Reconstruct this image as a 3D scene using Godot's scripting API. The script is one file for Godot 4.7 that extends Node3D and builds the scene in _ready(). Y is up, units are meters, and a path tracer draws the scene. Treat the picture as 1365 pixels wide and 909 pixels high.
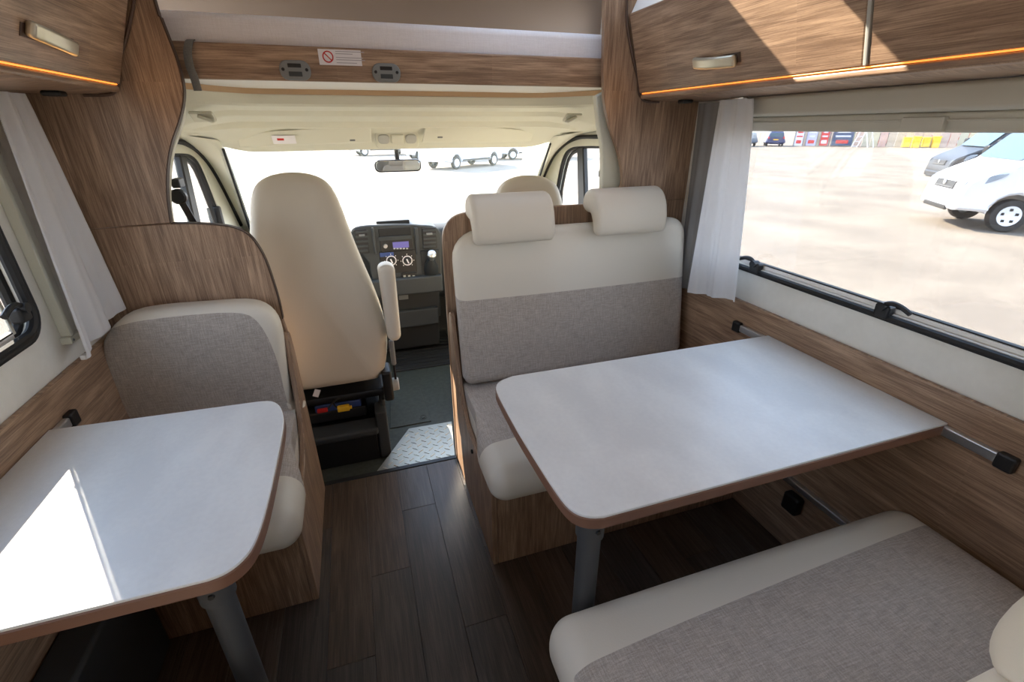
extends Node3D
# A motorhome dinette looking forwards into the cab. y up, metres, -z is the driving direction.

const F := 619.2126                 # focal length in pixels of the 1365 x 909 photograph
const EYE := Vector3(0, 1.38, 0)
const ROT := Vector3(-0.430446, -0.313441, -0.005428)
const WL := -0.80                   # inner face of the left wall
const WR := 1.32                    # inner face of the right wall
const ROOF := 2.05
const ZP := -1.70                   # face of the wooden partitions behind the benches
const GROUND := -0.72
const CX := 0.255                   # middle of the cab
const CL := -0.66
const CRX := 1.17
var CB: Basis
var M := {}
var rng := RandomNumberGenerator.new()
var used := {}

# ---------------------------------------------------------------- pixels to places
func ray(px: float, py: float) -> Vector3:
	return CB * Vector3((px - 682.5) / F, -(py - 454.5) / F, -1.0)
func at_z(px: float, py: float, z: float) -> Vector3:
	var d := ray(px, py); return EYE + d * (z / d.z)
func at_x(px: float, py: float, x: float) -> Vector3:
	var d := ray(px, py); return EYE + d * (x / d.x)
func at_y(px: float, py: float, y: float) -> Vector3:
	var d := ray(px, py); return EYE + d * ((y - EYE.y) / d.y)

# ---------------------------------------------------------------- surfaces
class Surf:
	var v := PackedVector3Array()
	var t := PackedInt32Array()
	func tri(a: Vector3, b: Vector3, c: Vector3) -> void:
		var n := v.size(); v.append(a); v.append(b); v.append(c)
		t.append(n); t.append(n + 1); t.append(n + 2)
	func quad(a: Vector3, b: Vector3, c: Vector3, d: Vector3) -> void:
		tri(a, b, c); tri(a, c, d)
	func add(o: Surf) -> Surf:
		var n := v.size(); v.append_array(o.v)
		for i in o.t: t.append(i + n)
		return self
	func xf(x: Transform3D) -> Surf:
		for i in v.size(): v[i] = x * v[i]
		if x.basis.determinant() < 0.0: flip()
		return self
	func mv(x: float, y: float, z: float) -> Surf:
		return xf(Transform3D(Basis(), Vector3(x, y, z)))
	func rot(axis: Vector3, deg: float) -> Surf:
		return xf(Transform3D(Basis(axis, deg_to_rad(deg)), Vector3.ZERO))
	func warp(f: Callable) -> Surf:
		for i in v.size(): v[i] = f.call(v[i])
		return self
	func flip() -> Surf:
		for i in range(0, t.size(), 3):
			var k := t[i + 1]; t[i + 1] = t[i + 2]; t[i + 2] = k
		return self
	func grid(rows: Array, wrap := false) -> Surf:            # rows of equally many points
		for i in rows.size() - 1:
			var a: PackedVector3Array = rows[i]
			var b: PackedVector3Array = rows[i + 1]
			var m := a.size() if wrap else a.size() - 1
			for j in m:
				var k := (j + 1) % a.size()
				quad(a[j], a[k], b[k], b[j])
		return self
	func split(f: Callable) -> Array:                        # [where f > 0, where f <= 0]
		var o := [Surf.new(), Surf.new()]
		for i in range(0, t.size(), 3):
			var p := [v[t[i]], v[t[i + 1]], v[t[i + 2]]]
			var q := [f.call(p[0]), f.call(p[1]), f.call(p[2])]
			for s in 2:
				var out := PackedVector3Array()
				for k in 3:
					var a: float = q[k]; var b: float = q[(k + 1) % 3]
					if s == 1: a = -a; b = -b
					if a >= 0.0: out.append(p[k])
					if (a > 0.0 and b < 0.0) or (a < 0.0 and b > 0.0):
						out.append((p[k] as Vector3).lerp(p[(k + 1) % 3], a / (a - b)))
				for k in range(1, out.size() - 1): o[s].tri(out[0], out[k], out[k + 1])
		return o
	func mesh(crease := 38.0) -> ArrayMesh:
		var fn := PackedVector3Array(); var at := {}
		var keep := PackedInt32Array()
		for i in range(0, t.size(), 3):
			var a := v[t[i]]; var b := v[t[i + 1]]; var c := v[t[i + 2]]
			var n := (b - a).cross(c - a)
			if n.length() < 1e-12: continue
			keep.append(i); fn.append(n)
			var id := fn.size() - 1
			for p in [a, b, c]:
				var key := Vector3i((p as Vector3) * 20000.0)
				if not at.has(key): at[key] = PackedInt32Array()
				at[key].append(id)
		var P := PackedVector3Array(); var N := PackedVector3Array()
		var lim := cos(deg_to_rad(crease))
		for f in keep.size():
			var n0 := fn[f].normalized()
			for k in [0, 2, 1]:
				var p := v[t[keep[f] + k]]
				var s := Vector3.ZERO
				for g in at[Vector3i(p * 20000.0)]:
					if fn[g].normalized().dot(n0) >= lim: s += fn[g]
				P.append(p); N.append(s.normalized() if s.length() > 1e-14 else n0)
		var arr := []; arr.resize(Mesh.ARRAY_MAX)
		arr[Mesh.ARRAY_VERTEX] = P; arr[Mesh.ARRAY_NORMAL] = N
		var m := ArrayMesh.new(); m.add_surface_from_arrays(Mesh.PRIMITIVE_TRIANGLES, arr)
		return m

func box(x0: float, x1: float, y0: float, y1: float, z0: float, z1: float) -> Surf:
	return rbox(Vector3(absf(x1 - x0), absf(y1 - y0), absf(z1 - z0)), 0.0, 0).mv((x0 + x1) / 2, (y0 + y1) / 2, (z0 + z1) / 2)
func cbox(x0: float, x1: float, y0: float, y1: float, z0: float, z1: float, r: float, k := 1) -> Surf:
	return rbox(Vector3(absf(x1 - x0), absf(y1 - y0), absf(z1 - z0)), r, k).mv((x0 + x1) / 2, (y0 + y1) / 2, (z0 + z1) / 2)
# rounded box about the origin; n inner subdivisions along each axis
func rbox(size: Vector3, r: float, k := 1, n := Vector3i(1, 1, 1)) -> Surf:
	var h := size / 2
	r = minf(r, minf(h.x, minf(h.y, h.z)) * 0.999)
	var e := h - Vector3(r, r, r)
	var L := []
	for a in 3:
		var l := PackedFloat32Array()
		if k > 0:
			for i in range(k, 0, -1): l.append(-e[a] - r * tan(PI / 4 * i / k))
		for i in n[a] + 1: l.append(lerpf(-e[a], e[a], float(i) / n[a]))
		if k > 0:
			for i in range(1, k + 1): l.append(e[a] + r * tan(PI / 4 * i / k))
		L.append(l)
	var s := Surf.new()
	for a in 3:
		var u := (a + 1) % 3; var w := (a + 2) % 3
		for sg in [-1.0, 1.0]:
			var rows := []
			for i in L[u].size():
				var row := PackedVector3Array()
				for j in L[w].size():
					var p := Vector3.ZERO
					p[a] = sg * h[a]; p[u] = L[u][i]; p[w] = L[w][j]
					if k > 0:
						var q := p.clamp(-e, e)
						p = q + (p - q).normalized() * r
					row.append(p)
				rows.append(row)
			var g := Surf.new().grid(rows)
			if sg < 0.0: s.add(g)
			else: s.add(g.flip())
	# grid() winds (u, w); make every face look outwards
	for i in range(0, s.t.size(), 3):
		var A := s.v[s.t[i]]; var B := s.v[s.t[i + 1]]; var C := s.v[s.t[i + 2]]
		if (B - A).cross(C - A).dot((A + B + C) / 3.0) < 0.0:
			var q2 := s.t[i + 1]; s.t[i + 1] = s.t[i + 2]; s.t[i + 2] = q2
	return s

func ccw(o: PackedVector2Array) -> PackedVector2Array:
	if Geometry2D.is_polygon_clockwise(o): o.reverse()
	return o
func inset(o: PackedVector2Array, d: float) -> PackedVector2Array:      # ccw outline pulled inwards
	var r := PackedVector2Array(); var n := o.size()
	for i in n:
		var a := (o[i] - o[(i + n - 1) % n]).normalized(); var b := (o[(i + 1) % n] - o[i]).normalized()
		var na := Vector2(-a.y, a.x); var nb := Vector2(-b.y, b.x)
		var m := na + nb
		m = m.normalized() / maxf(0.35, m.normalized().dot(na)) if m.length() > 1e-4 else na
		r.append(o[i] + m * d)
	return r
# outline in xy, extruded along z from -depth/2 to depth/2, chamfered
func prism(outline: PackedVector2Array, depth: float, ch := 0.0) -> Surf:
	var o := ccw(outline.duplicate()); var s := Surf.new(); var h := depth / 2
	var rings := [[0.0, -h + ch], [0.0, h - ch]] if ch > 0.0 else [[0.0, -h], [0.0, h]]
	if ch > 0.0: rings = [[ch, -h]] + rings + [[ch, h]]
	var rows := []; var inn := inset(o, ch) if ch > 0.0 else o
	for rg in rings:
		var row := PackedVector3Array(); var src: PackedVector2Array = inn if rg[0] > 0.0 else o
		for p in src: row.append(Vector3(p.x, p.y, rg[1]))
		rows.append(row)
	s.grid(rows, true)
	var ti := Geometry2D.triangulate_polygon(inn)
	for i in range(0, ti.size(), 3):
		var A := inn[ti[i]]; var B := inn[ti[i + 1]]; var C := inn[ti[i + 2]]
		if (B - A).cross(C - A) < 0.0:
			var q := B; B = C; C = q
		s.tri(Vector3(A.x, A.y, h), Vector3(B.x, B.y, h), Vector3(C.x, C.y, h))
		s.tri(Vector3(A.x, A.y, -h), Vector3(C.x, C.y, -h), Vector3(B.x, B.y, -h))
	return s
# upholstered slab: outline in xy, rounded edges, swollen faces (for outlines that are star-shaped about their middle)
func slab(outline: PackedVector2Array, depth: float, r: float, bulge_f := 0.0, bulge_b := 0.0, k := 5, caps := 7) -> Surf:
	var o := ccw(outline.duplicate()); var c := Vector2.ZERO
	for p in o: c += p
	c /= o.size()
	var h := depth / 2; var rows := []
	var half := []
	for i in caps:                                     # from the middle outwards
		half.append([float(i) / caps, -1.0])
	for i in k + 1:
		half.append([1.0, float(i) / k])
	for side in [1.0, -1.0]:
		var seq := half.duplicate()
		if side < 0.0: seq.reverse()
		for e in seq:
			var row := PackedVector3Array()
			var a: float = PI / 2 * (1.0 - maxf(e[1], 0.0))
			var ring := inset(o, r * (1.0 - cos(a)))
			var z := h - r + r * sin(a)
			if e[1] < 0.0:
				for p in ring: row.append(Vector3(lerpf(c.x, p.x, e[0]), lerpf(c.y, p.y, e[0]), side * (z + (bulge_f if side > 0 else bulge_b) * (1.0 - e[0] * e[0]))))
			else:
				for p in ring: row.append(Vector3(p.x, p.y, side * z))
			rows.append(row)
	return Surf.new().grid(rows, true).flip()
func tube(path: PackedVector3Array, r: float, sides := 8, closed := false, flat := 1.0, taper := 1.0) -> Surf:
	var rows := []; var n := path.size(); var up := Vector3.ZERO
	for i in (n + 1 if closed else n):
		var j := i % n
		var d: Vector3
		if closed: d = path[(j + 1) % n] - path[(j + n - 1) % n]
		else: d = path[mini(j + 1, n - 1)] - path[maxi(j - 1, 0)]
		d = d.normalized()
		if up == Vector3.ZERO: up = (Vector3.UP if absf(d.y) < 0.9 else Vector3.RIGHT)
		var s := d.cross(up).normalized(); up = s.cross(d).normalized()
		var row := PackedVector3Array(); var rr := r * lerpf(1.0, taper, float(i) / maxi(1, n - 1))
		for k in sides:
			var a := TAU * k / sides
			row.append(path[j] + (s * cos(a) * flat + up * sin(a)) * rr)
		rows.append(row)
	var o := Surf.new().grid(rows, true)
	if not closed:
		for e in [0, rows.size() - 1]:
			var row: PackedVector3Array = rows[e]
			var c := Vector3.ZERO
			for p in row: c += p
			c /= row.size()
			for k in sides:
				if e == 0: o.tri(c, row[(k + 1) % sides], row[k])
				else: o.tri(c, row[k], row[(k + 1) % sides])
	return o
func lathe(prof: Array, sides := 20) -> Surf:          # [[radius, y], ...] from the bottom up
	var rows := []
	for p in prof:
		var row := PackedVector3Array()
		for k in sides:
			var a := -TAU * k / sides
			row.append(Vector3(cos(a) * p[0], p[1], sin(a) * p[0]))
		rows.append(row)
	return Surf.new().grid(rows, true)
# a wall in the xy plane with one opening: outer rectangle, inner outline, thickness along z
func holed(x0: float, x1: float, y0: float, y1: float, hole: PackedVector2Array, thick: float) -> Surf:
	hole = ccw(hole.duplicate()); var c := Vector2.ZERO
	for p in hole: c += p
	c /= hole.size()
	var outer := PackedVector2Array()
	for p in hole:
		var d := p - c
		var s := INF
		if d.x > 1e-6: s = minf(s, (x1 - c.x) / d.x)
		if d.x < -1e-6: s = minf(s, (x0 - c.x) / d.x)
		if d.y > 1e-6: s = minf(s, (y1 - c.y) / d.y)
		if d.y < -1e-6: s = minf(s, (y0 - c.y) / d.y)
		outer.append(c + d * s)
	for cn in [Vector2(x0, y0), Vector2(x1, y0), Vector2(x1, y1), Vector2(x0, y1)]:
		var best := 0
		for i in outer.size():
			if absf((outer[i] - c).angle_to(cn - c)) < absf((outer[best] - c).angle_to(cn - c)): best = i
		outer[best] = cn
	return ring(outer, hole, thick)
func ring(outer: PackedVector2Array, hole: PackedVector2Array, thick: float) -> Surf:
	var h := thick / 2; var rows := []
	for e in [[hole, -h], [outer, -h], [outer, h], [hole, h], [hole, -h]]:
		var row := PackedVector3Array()
		for p in e[0]: row.append(Vector3(p.x, p.y, e[1]))
		rows.append(row)
	return Surf.new().grid(rows, true)
func rrect(x0: float, x1: float, y0: float, y1: float, r, n := 6) -> PackedVector2Array:     # r: one radius or four (ll, lr, ur, ul)
	var R: Array = r if r is Array else [r, r, r, r]
	var o := PackedVector2Array()
	var cs := [[x0, y0, 1, 1, PI], [x1, y0, -1, 1, 1.5 * PI], [x1, y1, -1, -1, 0.0], [x0, y1, 1, -1, 0.5 * PI]]
	for i in 4:
		var q = cs[i]; var rr: float = R[i]
		for k in n + 1:
			var a: float = q[4] + PI / 2 * k / n
			o.append(Vector2(q[0] + q[2] * rr + cos(a) * rr, q[1] + q[3] * rr + sin(a) * rr))
	return o
func dense(o: PackedVector2Array, step: float) -> PackedVector2Array:
	var r := PackedVector2Array()
	for i in o.size():
		var a := o[i]; var b := o[(i + 1) % o.size()]
		var n := maxi(1, int(ceil(a.distance_to(b) / step)))
		for k in n: r.append(a.lerp(b, float(k) / n))
	return r
func smooth2(p: PackedVector2Array, n := 5, closed := false) -> PackedVector2Array:       # Catmull-Rom through the points
	var r := PackedVector2Array(); var m := p.size()
	for i in (m if closed else m - 1):
		var a := p[(i + m - 1) % m] if closed or i > 0 else p[0]
		var d := p[(i + 2) % m] if closed or i + 2 < m else p[m - 1]
		for k in n: r.append(p[i].cubic_interpolate(p[(i + 1) % m], a, d, float(k) / n))
	if not closed: r.append(p[m - 1])
	return r
func smooth3(p: PackedVector3Array, n := 5, closed := false) -> PackedVector3Array:
	var r := PackedVector3Array(); var m := p.size()
	for i in (m if closed else m - 1):
		var a := p[(i + m - 1) % m] if closed or i > 0 else p[0]
		var d := p[(i + 2) % m] if closed or i + 2 < m else p[m - 1]
		for k in n: r.append(p[i].cubic_interpolate(p[(i + 1) % m], a, d, float(k) / n))
	if not closed: r.append(p[m - 1])
	return r
func V2(a: Array) -> PackedVector2Array:
	var o := PackedVector2Array()
	for p in a: o.append(Vector2(p[0], p[1]))
	return o
func pix_z(a: Array, z: float) -> PackedVector2Array:                # pixels -> (x, y) on a plane across the vehicle
	var o := PackedVector2Array()
	for p in a:
		var q := at_z(p[0], p[1], z); o.append(Vector2(q.x, q.y))
	return o
# (z, y) outlines stand in a plane along the vehicle: local x of the outline -> world z, extrusion -> world x
func along(s: Surf, x: float) -> Surf:
	return s.xf(Transform3D(Basis(Vector3(0, 0, 1), Vector3(0, 1, 0), Vector3(-1, 0, 0)), Vector3(x, 0, 0)))
# (x, z) outlines lie flat: extrusion -> world y
func flat(s: Surf, y: float) -> Surf:
	return s.xf(Transform3D(Basis(Vector3(1, 0, 0), Vector3(0, 0, 1), Vector3(0, -1, 0)), Vector3(0, y, 0)))

# ---------------------------------------------------------------- nodes
func numbered(called: String) -> String:
	used[called] = used.get(called, 0) + 1
	return called if used[called] == 1 else "%s_%03d" % [called, used[called] - 1]
func thing(called: String, label: String, category: String, at := Vector3.ZERO, group := "") -> Node3D:
	var o := Node3D.new(); o.name = numbered(called); add_child(o); o.position = at
	o.set_meta("label", label); o.set_meta("category", category)
	if group: o.set_meta("group", group)
	return o
func struct(called: String, label := "") -> Node3D:
	var o := Node3D.new(); o.name = numbered(called); add_child(o)
	o.set_meta("kind", "structure")
	if label: o.set_meta("label", label)
	return o
func origin(n: Node) -> Vector3:
	var p := Vector3.ZERO
	while n != self and n is Node3D:
		p += (n as Node3D).position; n = n.get_parent()
	return p
# a part built in world coordinates under its thing (things here are only moved, not turned)
func part(called: String, s: Surf, m: Material, parent: Node, label := "", crease := 38.0) -> MeshInstance3D:
	var o := origin(parent)
	if o != Vector3.ZERO: s.mv(-o.x, -o.y, -o.z)
	return raw(called, s.mesh(crease), m, parent, label)
func raw(called: String, me: Mesh, m: Material, parent: Node, label := "") -> MeshInstance3D:
	var o := MeshInstance3D.new(); o.name = called; o.mesh = me; o.material_override = m
	o.cast_shadow = GeometryInstance3D.SHADOW_CASTING_SETTING_ON
	parent.add_child(o, true)
	if label: o.set_meta("label", label)
	return o
func shell(called: String, s: Surf, m: Material, label := "", crease := 30.0) -> MeshInstance3D:
	var o := raw(numbered(called), s.mesh(crease), m, self, label)
	o.set_meta("kind", "structure")
	return o

# ---------------------------------------------------------------- materials
func mat(c: Color, rough := 0.6, metal := 0.0, spec := 0.5) -> StandardMaterial3D:
	var m := StandardMaterial3D.new()
	m.albedo_color = c; m.roughness = rough; m.metallic = metal; m.metallic_specular = spec
	return m
func rgb(r: float, g: float, b: float) -> Color:
	return Color(r / 255.0, g / 255.0, b / 255.0)
func noise_bytes(w: int, h: int, sw: int, sh: int, freq: float, sd: int) -> PackedByteArray:
	var n := FastNoiseLite.new(); n.seed = sd; n.frequency = freq; n.fractal_octaves = 3
	var im := n.get_seamless_image(sw, sh)
	im.convert(Image.FORMAT_L8)
	im.resize(w, h, Image.INTERPOLATE_CUBIC)
	return im.get_data()
func tex_mat(im: Image, tile: float, rough: float, world := true, tint := Color.WHITE) -> StandardMaterial3D:
	im.generate_mipmaps()
	var m := mat(tint, rough)
	m.albedo_texture = ImageTexture.create_from_image(im)
	m.uv1_triplanar = true; m.uv1_world_triplanar = world; m.uv1_triplanar_sharpness = 24.0
	m.uv1_scale = Vector3.ONE / tile
	return m
# wood: streaks along v (upright) or u; colours from dark to light
func wood_image(sd: int, lying: bool, dark: Color, light: Color, contrast: float) -> Image:
	var n := 640
	var broad := noise_bytes(n, n, 160, 20, 0.035, sd)
	var mid := noise_bytes(n, n, 640, 40, 0.05, sd + 1)
	var fine := noise_bytes(n, n, 640, 12, 0.3, sd + 2)
	var pore := noise_bytes(n, n, 640, 64, 0.45, sd + 3)
	var d := PackedByteArray(); d.resize(n * n * 3)
	for y in n:
		for x in n:
			var i := y * n + x
			var g := 0.5 + contrast * ((broad[i] - 128) * 0.0026 + (mid[i] - 128) * 0.0040 + (fine[i] - 128) * 0.0046)
			if pore[i] < 88: g -= contrast * 0.16
			g = clampf(g, 0.0, 1.0)
			var j := (x * n + y if lying else i) * 3
			d[j] = int(lerpf(dark.r, light.r, g) * 255.0); d[j + 1] = int(lerpf(dark.g, light.g, g) * 255.0); d[j + 2] = int(lerpf(dark.b, light.b, g) * 255.0)
	return Image.create_from_data(n, n, false, Image.FORMAT_RGB8, d)
func weave_image(sd: int, a: Color, b: Color) -> Image:
	var n := 384; var r := RandomNumberGenerator.new(); r.seed = sd
	var warp := noise_bytes(n, n, 384, 24, 0.35, sd); var weft := noise_bytes(n, n, 24, 384, 0.35, sd + 1)
	var d := PackedByteArray(); d.resize(n * n * 3)
	for y in n:
		for x in n:
			var i := y * n + x
			var g := 0.5 + ((warp[i] if (x + y) % 2 == 0 else weft[i]) - 128) * 0.0042 + r.randf_range(-0.2, 0.2) + (0.08 if (x + y) % 2 == 0 else -0.08)
			g = clampf(g, 0.0, 1.0)
			d[i * 3] = int(lerpf(a.r, b.r, g) * 255.0); d[i * 3 + 1] = int(lerpf(a.g, b.g, g) * 255.0); d[i * 3 + 2] = int(lerpf(a.b, b.b, g) * 255.0)
	return Image.create_from_data(n, n, false, Image.FORMAT_RGB8, d)
func mottle_image(sd: int, a: Color, b: Color, sw: int, sh: int, freq: float, speck := 0.05) -> Image:
	var n := 384; var r := RandomNumberGenerator.new(); r.seed = sd
	var p := noise_bytes(n, n, sw, sh, freq, sd); var q := noise_bytes(n, n, 384, 384, 0.08, sd + 5)
	var d := PackedByteArray(); d.resize(n * n * 3)
	for i in n * n:
		var g := clampf(0.5 + (p[i] - 128) * 0.005 + (q[i] - 128) * 0.002 + r.randf_range(-speck, speck), 0.0, 1.0)
		d[i * 3] = int(lerpf(a.r, b.r, g) * 255.0); d[i * 3 + 1] = int(lerpf(a.g, b.g, g) * 255.0); d[i * 3 + 2] = int(lerpf(a.b, b.b, g) * 255.0)
	return Image.create_from_data(n, n, false, Image.FORMAT_RGB8, d)
func noise_normal(freq: float, bump: float, sd: int) -> NoiseTexture2D:
	var n := FastNoiseLite.new(); n.seed = sd; n.frequency = freq
	var t := NoiseTexture2D.new(); t.width = 256; t.height = 256; t.seamless = true; t.noise = n; t.as_normal_map = true; t.bump_strength = bump
	return t
func materials() -> void:
	var wd := rgb(122, 96, 76); var wl := rgb(188, 157, 129)
	M.wood_v = tex_mat(wood_image(11, false, wd, wl, 0.8), 0.5, 0.42)
	M.wood_h = tex_mat(wood_image(23, true, wd, wl, 0.8), 0.5, 0.42)
	M.banding = mat(rgb(122, 88, 70), 0.45)
	M.laminate = tex_mat(mottle_image(41, rgb(218, 218, 216), rgb(230, 230, 227), 48, 24, 0.06, 0.04), 0.5, 0.33)
	M.leather = mat(rgb(216, 208, 193), 0.5)
	M.leather.normal_enabled = true; M.leather.normal_texture = noise_normal(0.09, 1.2, 3); M.leather.normal_scale = 0.25
	M.leather.uv1_triplanar = true; M.leather.uv1_scale = Vector3(7, 7, 7)
	M.seat = mat(rgb(204, 195, 178), 0.62)
	M.seat.normal_enabled = true; M.seat.normal_texture = M.leather.normal_texture; M.seat.normal_scale = 0.2
	M.seat.uv1_triplanar = true; M.seat.uv1_scale = Vector3(7, 7, 7)
	M.fabric = tex_mat(weave_image(51, rgb(144, 134, 125), rgb(210, 200, 189)), 0.42, 0.95, false)
	M.piping = mat(rgb(196, 186, 168), 0.5)
	M.cream = mat(rgb(211, 209, 192), 0.55)
	M.wall = tex_mat(mottle_image(61, rgb(222, 219, 209), rgb(230, 227, 218), 96, 96, 0.05, 0.04), 0.8, 0.6)
	M.white = mat(rgb(232, 229, 224), 0.55)
	M.ceiling = mat(rgb(226, 222, 214), 0.7)
	M.taupe = mat(rgb(178, 158, 140), 0.85)
	M.mattress = tex_mat(weave_image(71, rgb(222, 216, 216), rgb(238, 233, 234)), 0.6, 0.9)
	M.black = mat(rgb(24, 24, 25), 0.45)
	M.rubber = mat(rgb(18, 18, 19), 0.6)
	M.dash = mat(rgb(52, 55, 56), 0.6)
	M.dash_dark = mat(rgb(30, 32, 33), 0.55)
	M.cabfloor = tex_mat(mottle_image(81, rgb(55, 59, 53), rgb(69, 73, 66), 128, 128, 0.1, 0.1), 0.4, 0.55)
	M.mat_rubber = mat(rgb(34, 35, 36), 0.7)
	M.grey = mat(rgb(120, 122, 122), 0.5)
	M.pale_grey = mat(rgb(176, 176, 170), 0.5)
	M.leg = mat(rgb(78, 79, 80), 0.45, 0.2)
	M.alu = mat(rgb(208, 210, 212), 0.28, 0.9)
	M.plate = mat(rgb(214, 210, 196), 0.3, 0.9)  # paler than the sheet: glint of the treads put into the colour
	M.satin = mat(rgb(196, 190, 172), 0.35, 0.7)
	M.chrome = mat(rgb(225, 226, 228), 0.12, 1.0)
	M.mirror = mat(rgb(235, 238, 238), 0.02, 1.0)
	M.strap = tex_mat(weave_image(91, rgb(104, 104, 102), rgb(138, 138, 134)), 0.2, 0.9)
	M.latch = mat(rgb(128, 130, 130), 0.45, 0.2)
	M.curtain = mat(Color(0.91, 0.906, 0.91, 0.86), 0.9); M.curtain.transparency = BaseMaterial3D.TRANSPARENCY_ALPHA
	M.curtain.backlight_enabled = true; M.curtain.backlight = Color(0.75, 0.75, 0.75)
	M.drape = mat(rgb(136, 134, 133), 0.95)                 # the heavier grey drape behind the white sheer
	M.blind = mat(rgb(200, 196, 182), 0.6)
	M.glass = mat(Color(0.9, 0.95, 0.94, 0.06), 0.03)
	M.glass.transparency = BaseMaterial3D.TRANSPARENCY_ALPHA
	M.tint = mat(Color(0.36, 0.34, 0.32, 0.30), 0.03)
	M.tint.transparency = BaseMaterial3D.TRANSPARENCY_ALPHA
	M.darkglass = mat(rgb(70, 96, 112), 0.06, 0.0, 0.9)
	M.sticker = mat(rgb(232, 228, 230), 0.5)
	M.red = mat(rgb(196, 40, 36), 0.5)
	M.ink = mat(rgb(176, 170, 176), 0.6)
	M.yellow = mat(rgb(240, 190, 40), 0.5)
	M.blue = mat(rgb(52, 74, 130), 0.5)
	M.led = mat(rgb(255, 190, 110), 0.5)
	M.led.emission_enabled = true; M.led.emission = rgb(255, 150, 60); M.led.emission_energy_multiplier = 1.0
	M.display = mat(rgb(40, 36, 70), 0.3)
	M.display.emission_enabled = true; M.display.emission = rgb(150, 140, 220); M.display.emission_energy_multiplier = 0.35
	M.groove = mat(rgb(70, 52, 42), 0.6)
	var tones := [[rgb(54, 45, 38), rgb(88, 75, 65)], [rgb(60, 48, 39), rgb(98, 81, 67)], [rgb(51, 45, 41), rgb(84, 75, 68)], [rgb(64, 54, 47), rgb(100, 89, 79)]]
	M.planks = []
	for i in 4:
		var pm := tex_mat(wood_image(101 + i * 7, false, tones[i][0], tones[i][1], 0.8), 0.55, 0.42, true)
		M.planks.append(pm)
	M.floor_rest = M.planks[0]
	M.ground = tex_mat(mottle_image(131, rgb(108, 98, 86), rgb(128, 117, 103), 64, 64, 0.05, 0.12), 9.0, 0.95)

# ================================================================ the scene
func _ready() -> void:
	rng.seed = 7
	CB = Basis.from_euler(ROT)
	var cam := Camera3D.new(); cam.name = "camera"; cam.position = EYE; cam.rotation = ROT
	cam.fov = rad_to_deg(2.0 * atan(454.5 / F)); cam.near = 0.03; cam.far = 400.0
	add_child(cam); cam.current = true
	var env := Environment.new()
	env.background_mode = Environment.BG_SKY
	var sm := ProceduralSkyMaterial.new()
	sm.sky_top_color = Color(0.60, 0.69, 0.81); sm.sky_horizon_color = Color(0.93, 0.945, 0.945)
	sm.ground_bottom_color = Color(0.5, 0.46, 0.41); sm.ground_horizon_color = Color(0.8, 0.8, 0.78)
	sm.sun_angle_max = 1.0
	sm.sky_energy_multiplier = 2.4; sm.ground_energy_multiplier = 2.0
	var sky := Sky.new(); sky.sky_material = sm; env.sky = sky
	env.tonemap_mode = Environment.TONE_MAPPER_LINEAR
	env.tonemap_exposure = 1.48
	env.sdfgi_enabled = true; env.ssao_enabled = true; env.ssil_enabled = true
	var we := WorldEnvironment.new(); we.name = "world_environment"; we.environment = env; add_child(we)
	var sun := DirectionalLight3D.new(); sun.name = "sun"
	var e := deg_to_rad(39.0)
	var towards := Vector3(0.487 * cos(e), -sin(e), 0.873 * cos(e)).normalized()
	sun.transform.basis = Basis.looking_at(towards, Vector3.UP)
	sun.light_color = Color(1.0, 0.95, 0.87); sun.light_energy = 7.0; sun.light_angular_distance = 0.53; sun.shadow_enabled = true
	add_child(sun)

	materials()
	build_shell()
	build_cab_shell()
	build_partitions()
	build_bunk()
	build_lockers()
	build_windows()
	build_benches()
	build_tables()
	build_curtains()
	build_cab()
	build_outside()

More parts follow.
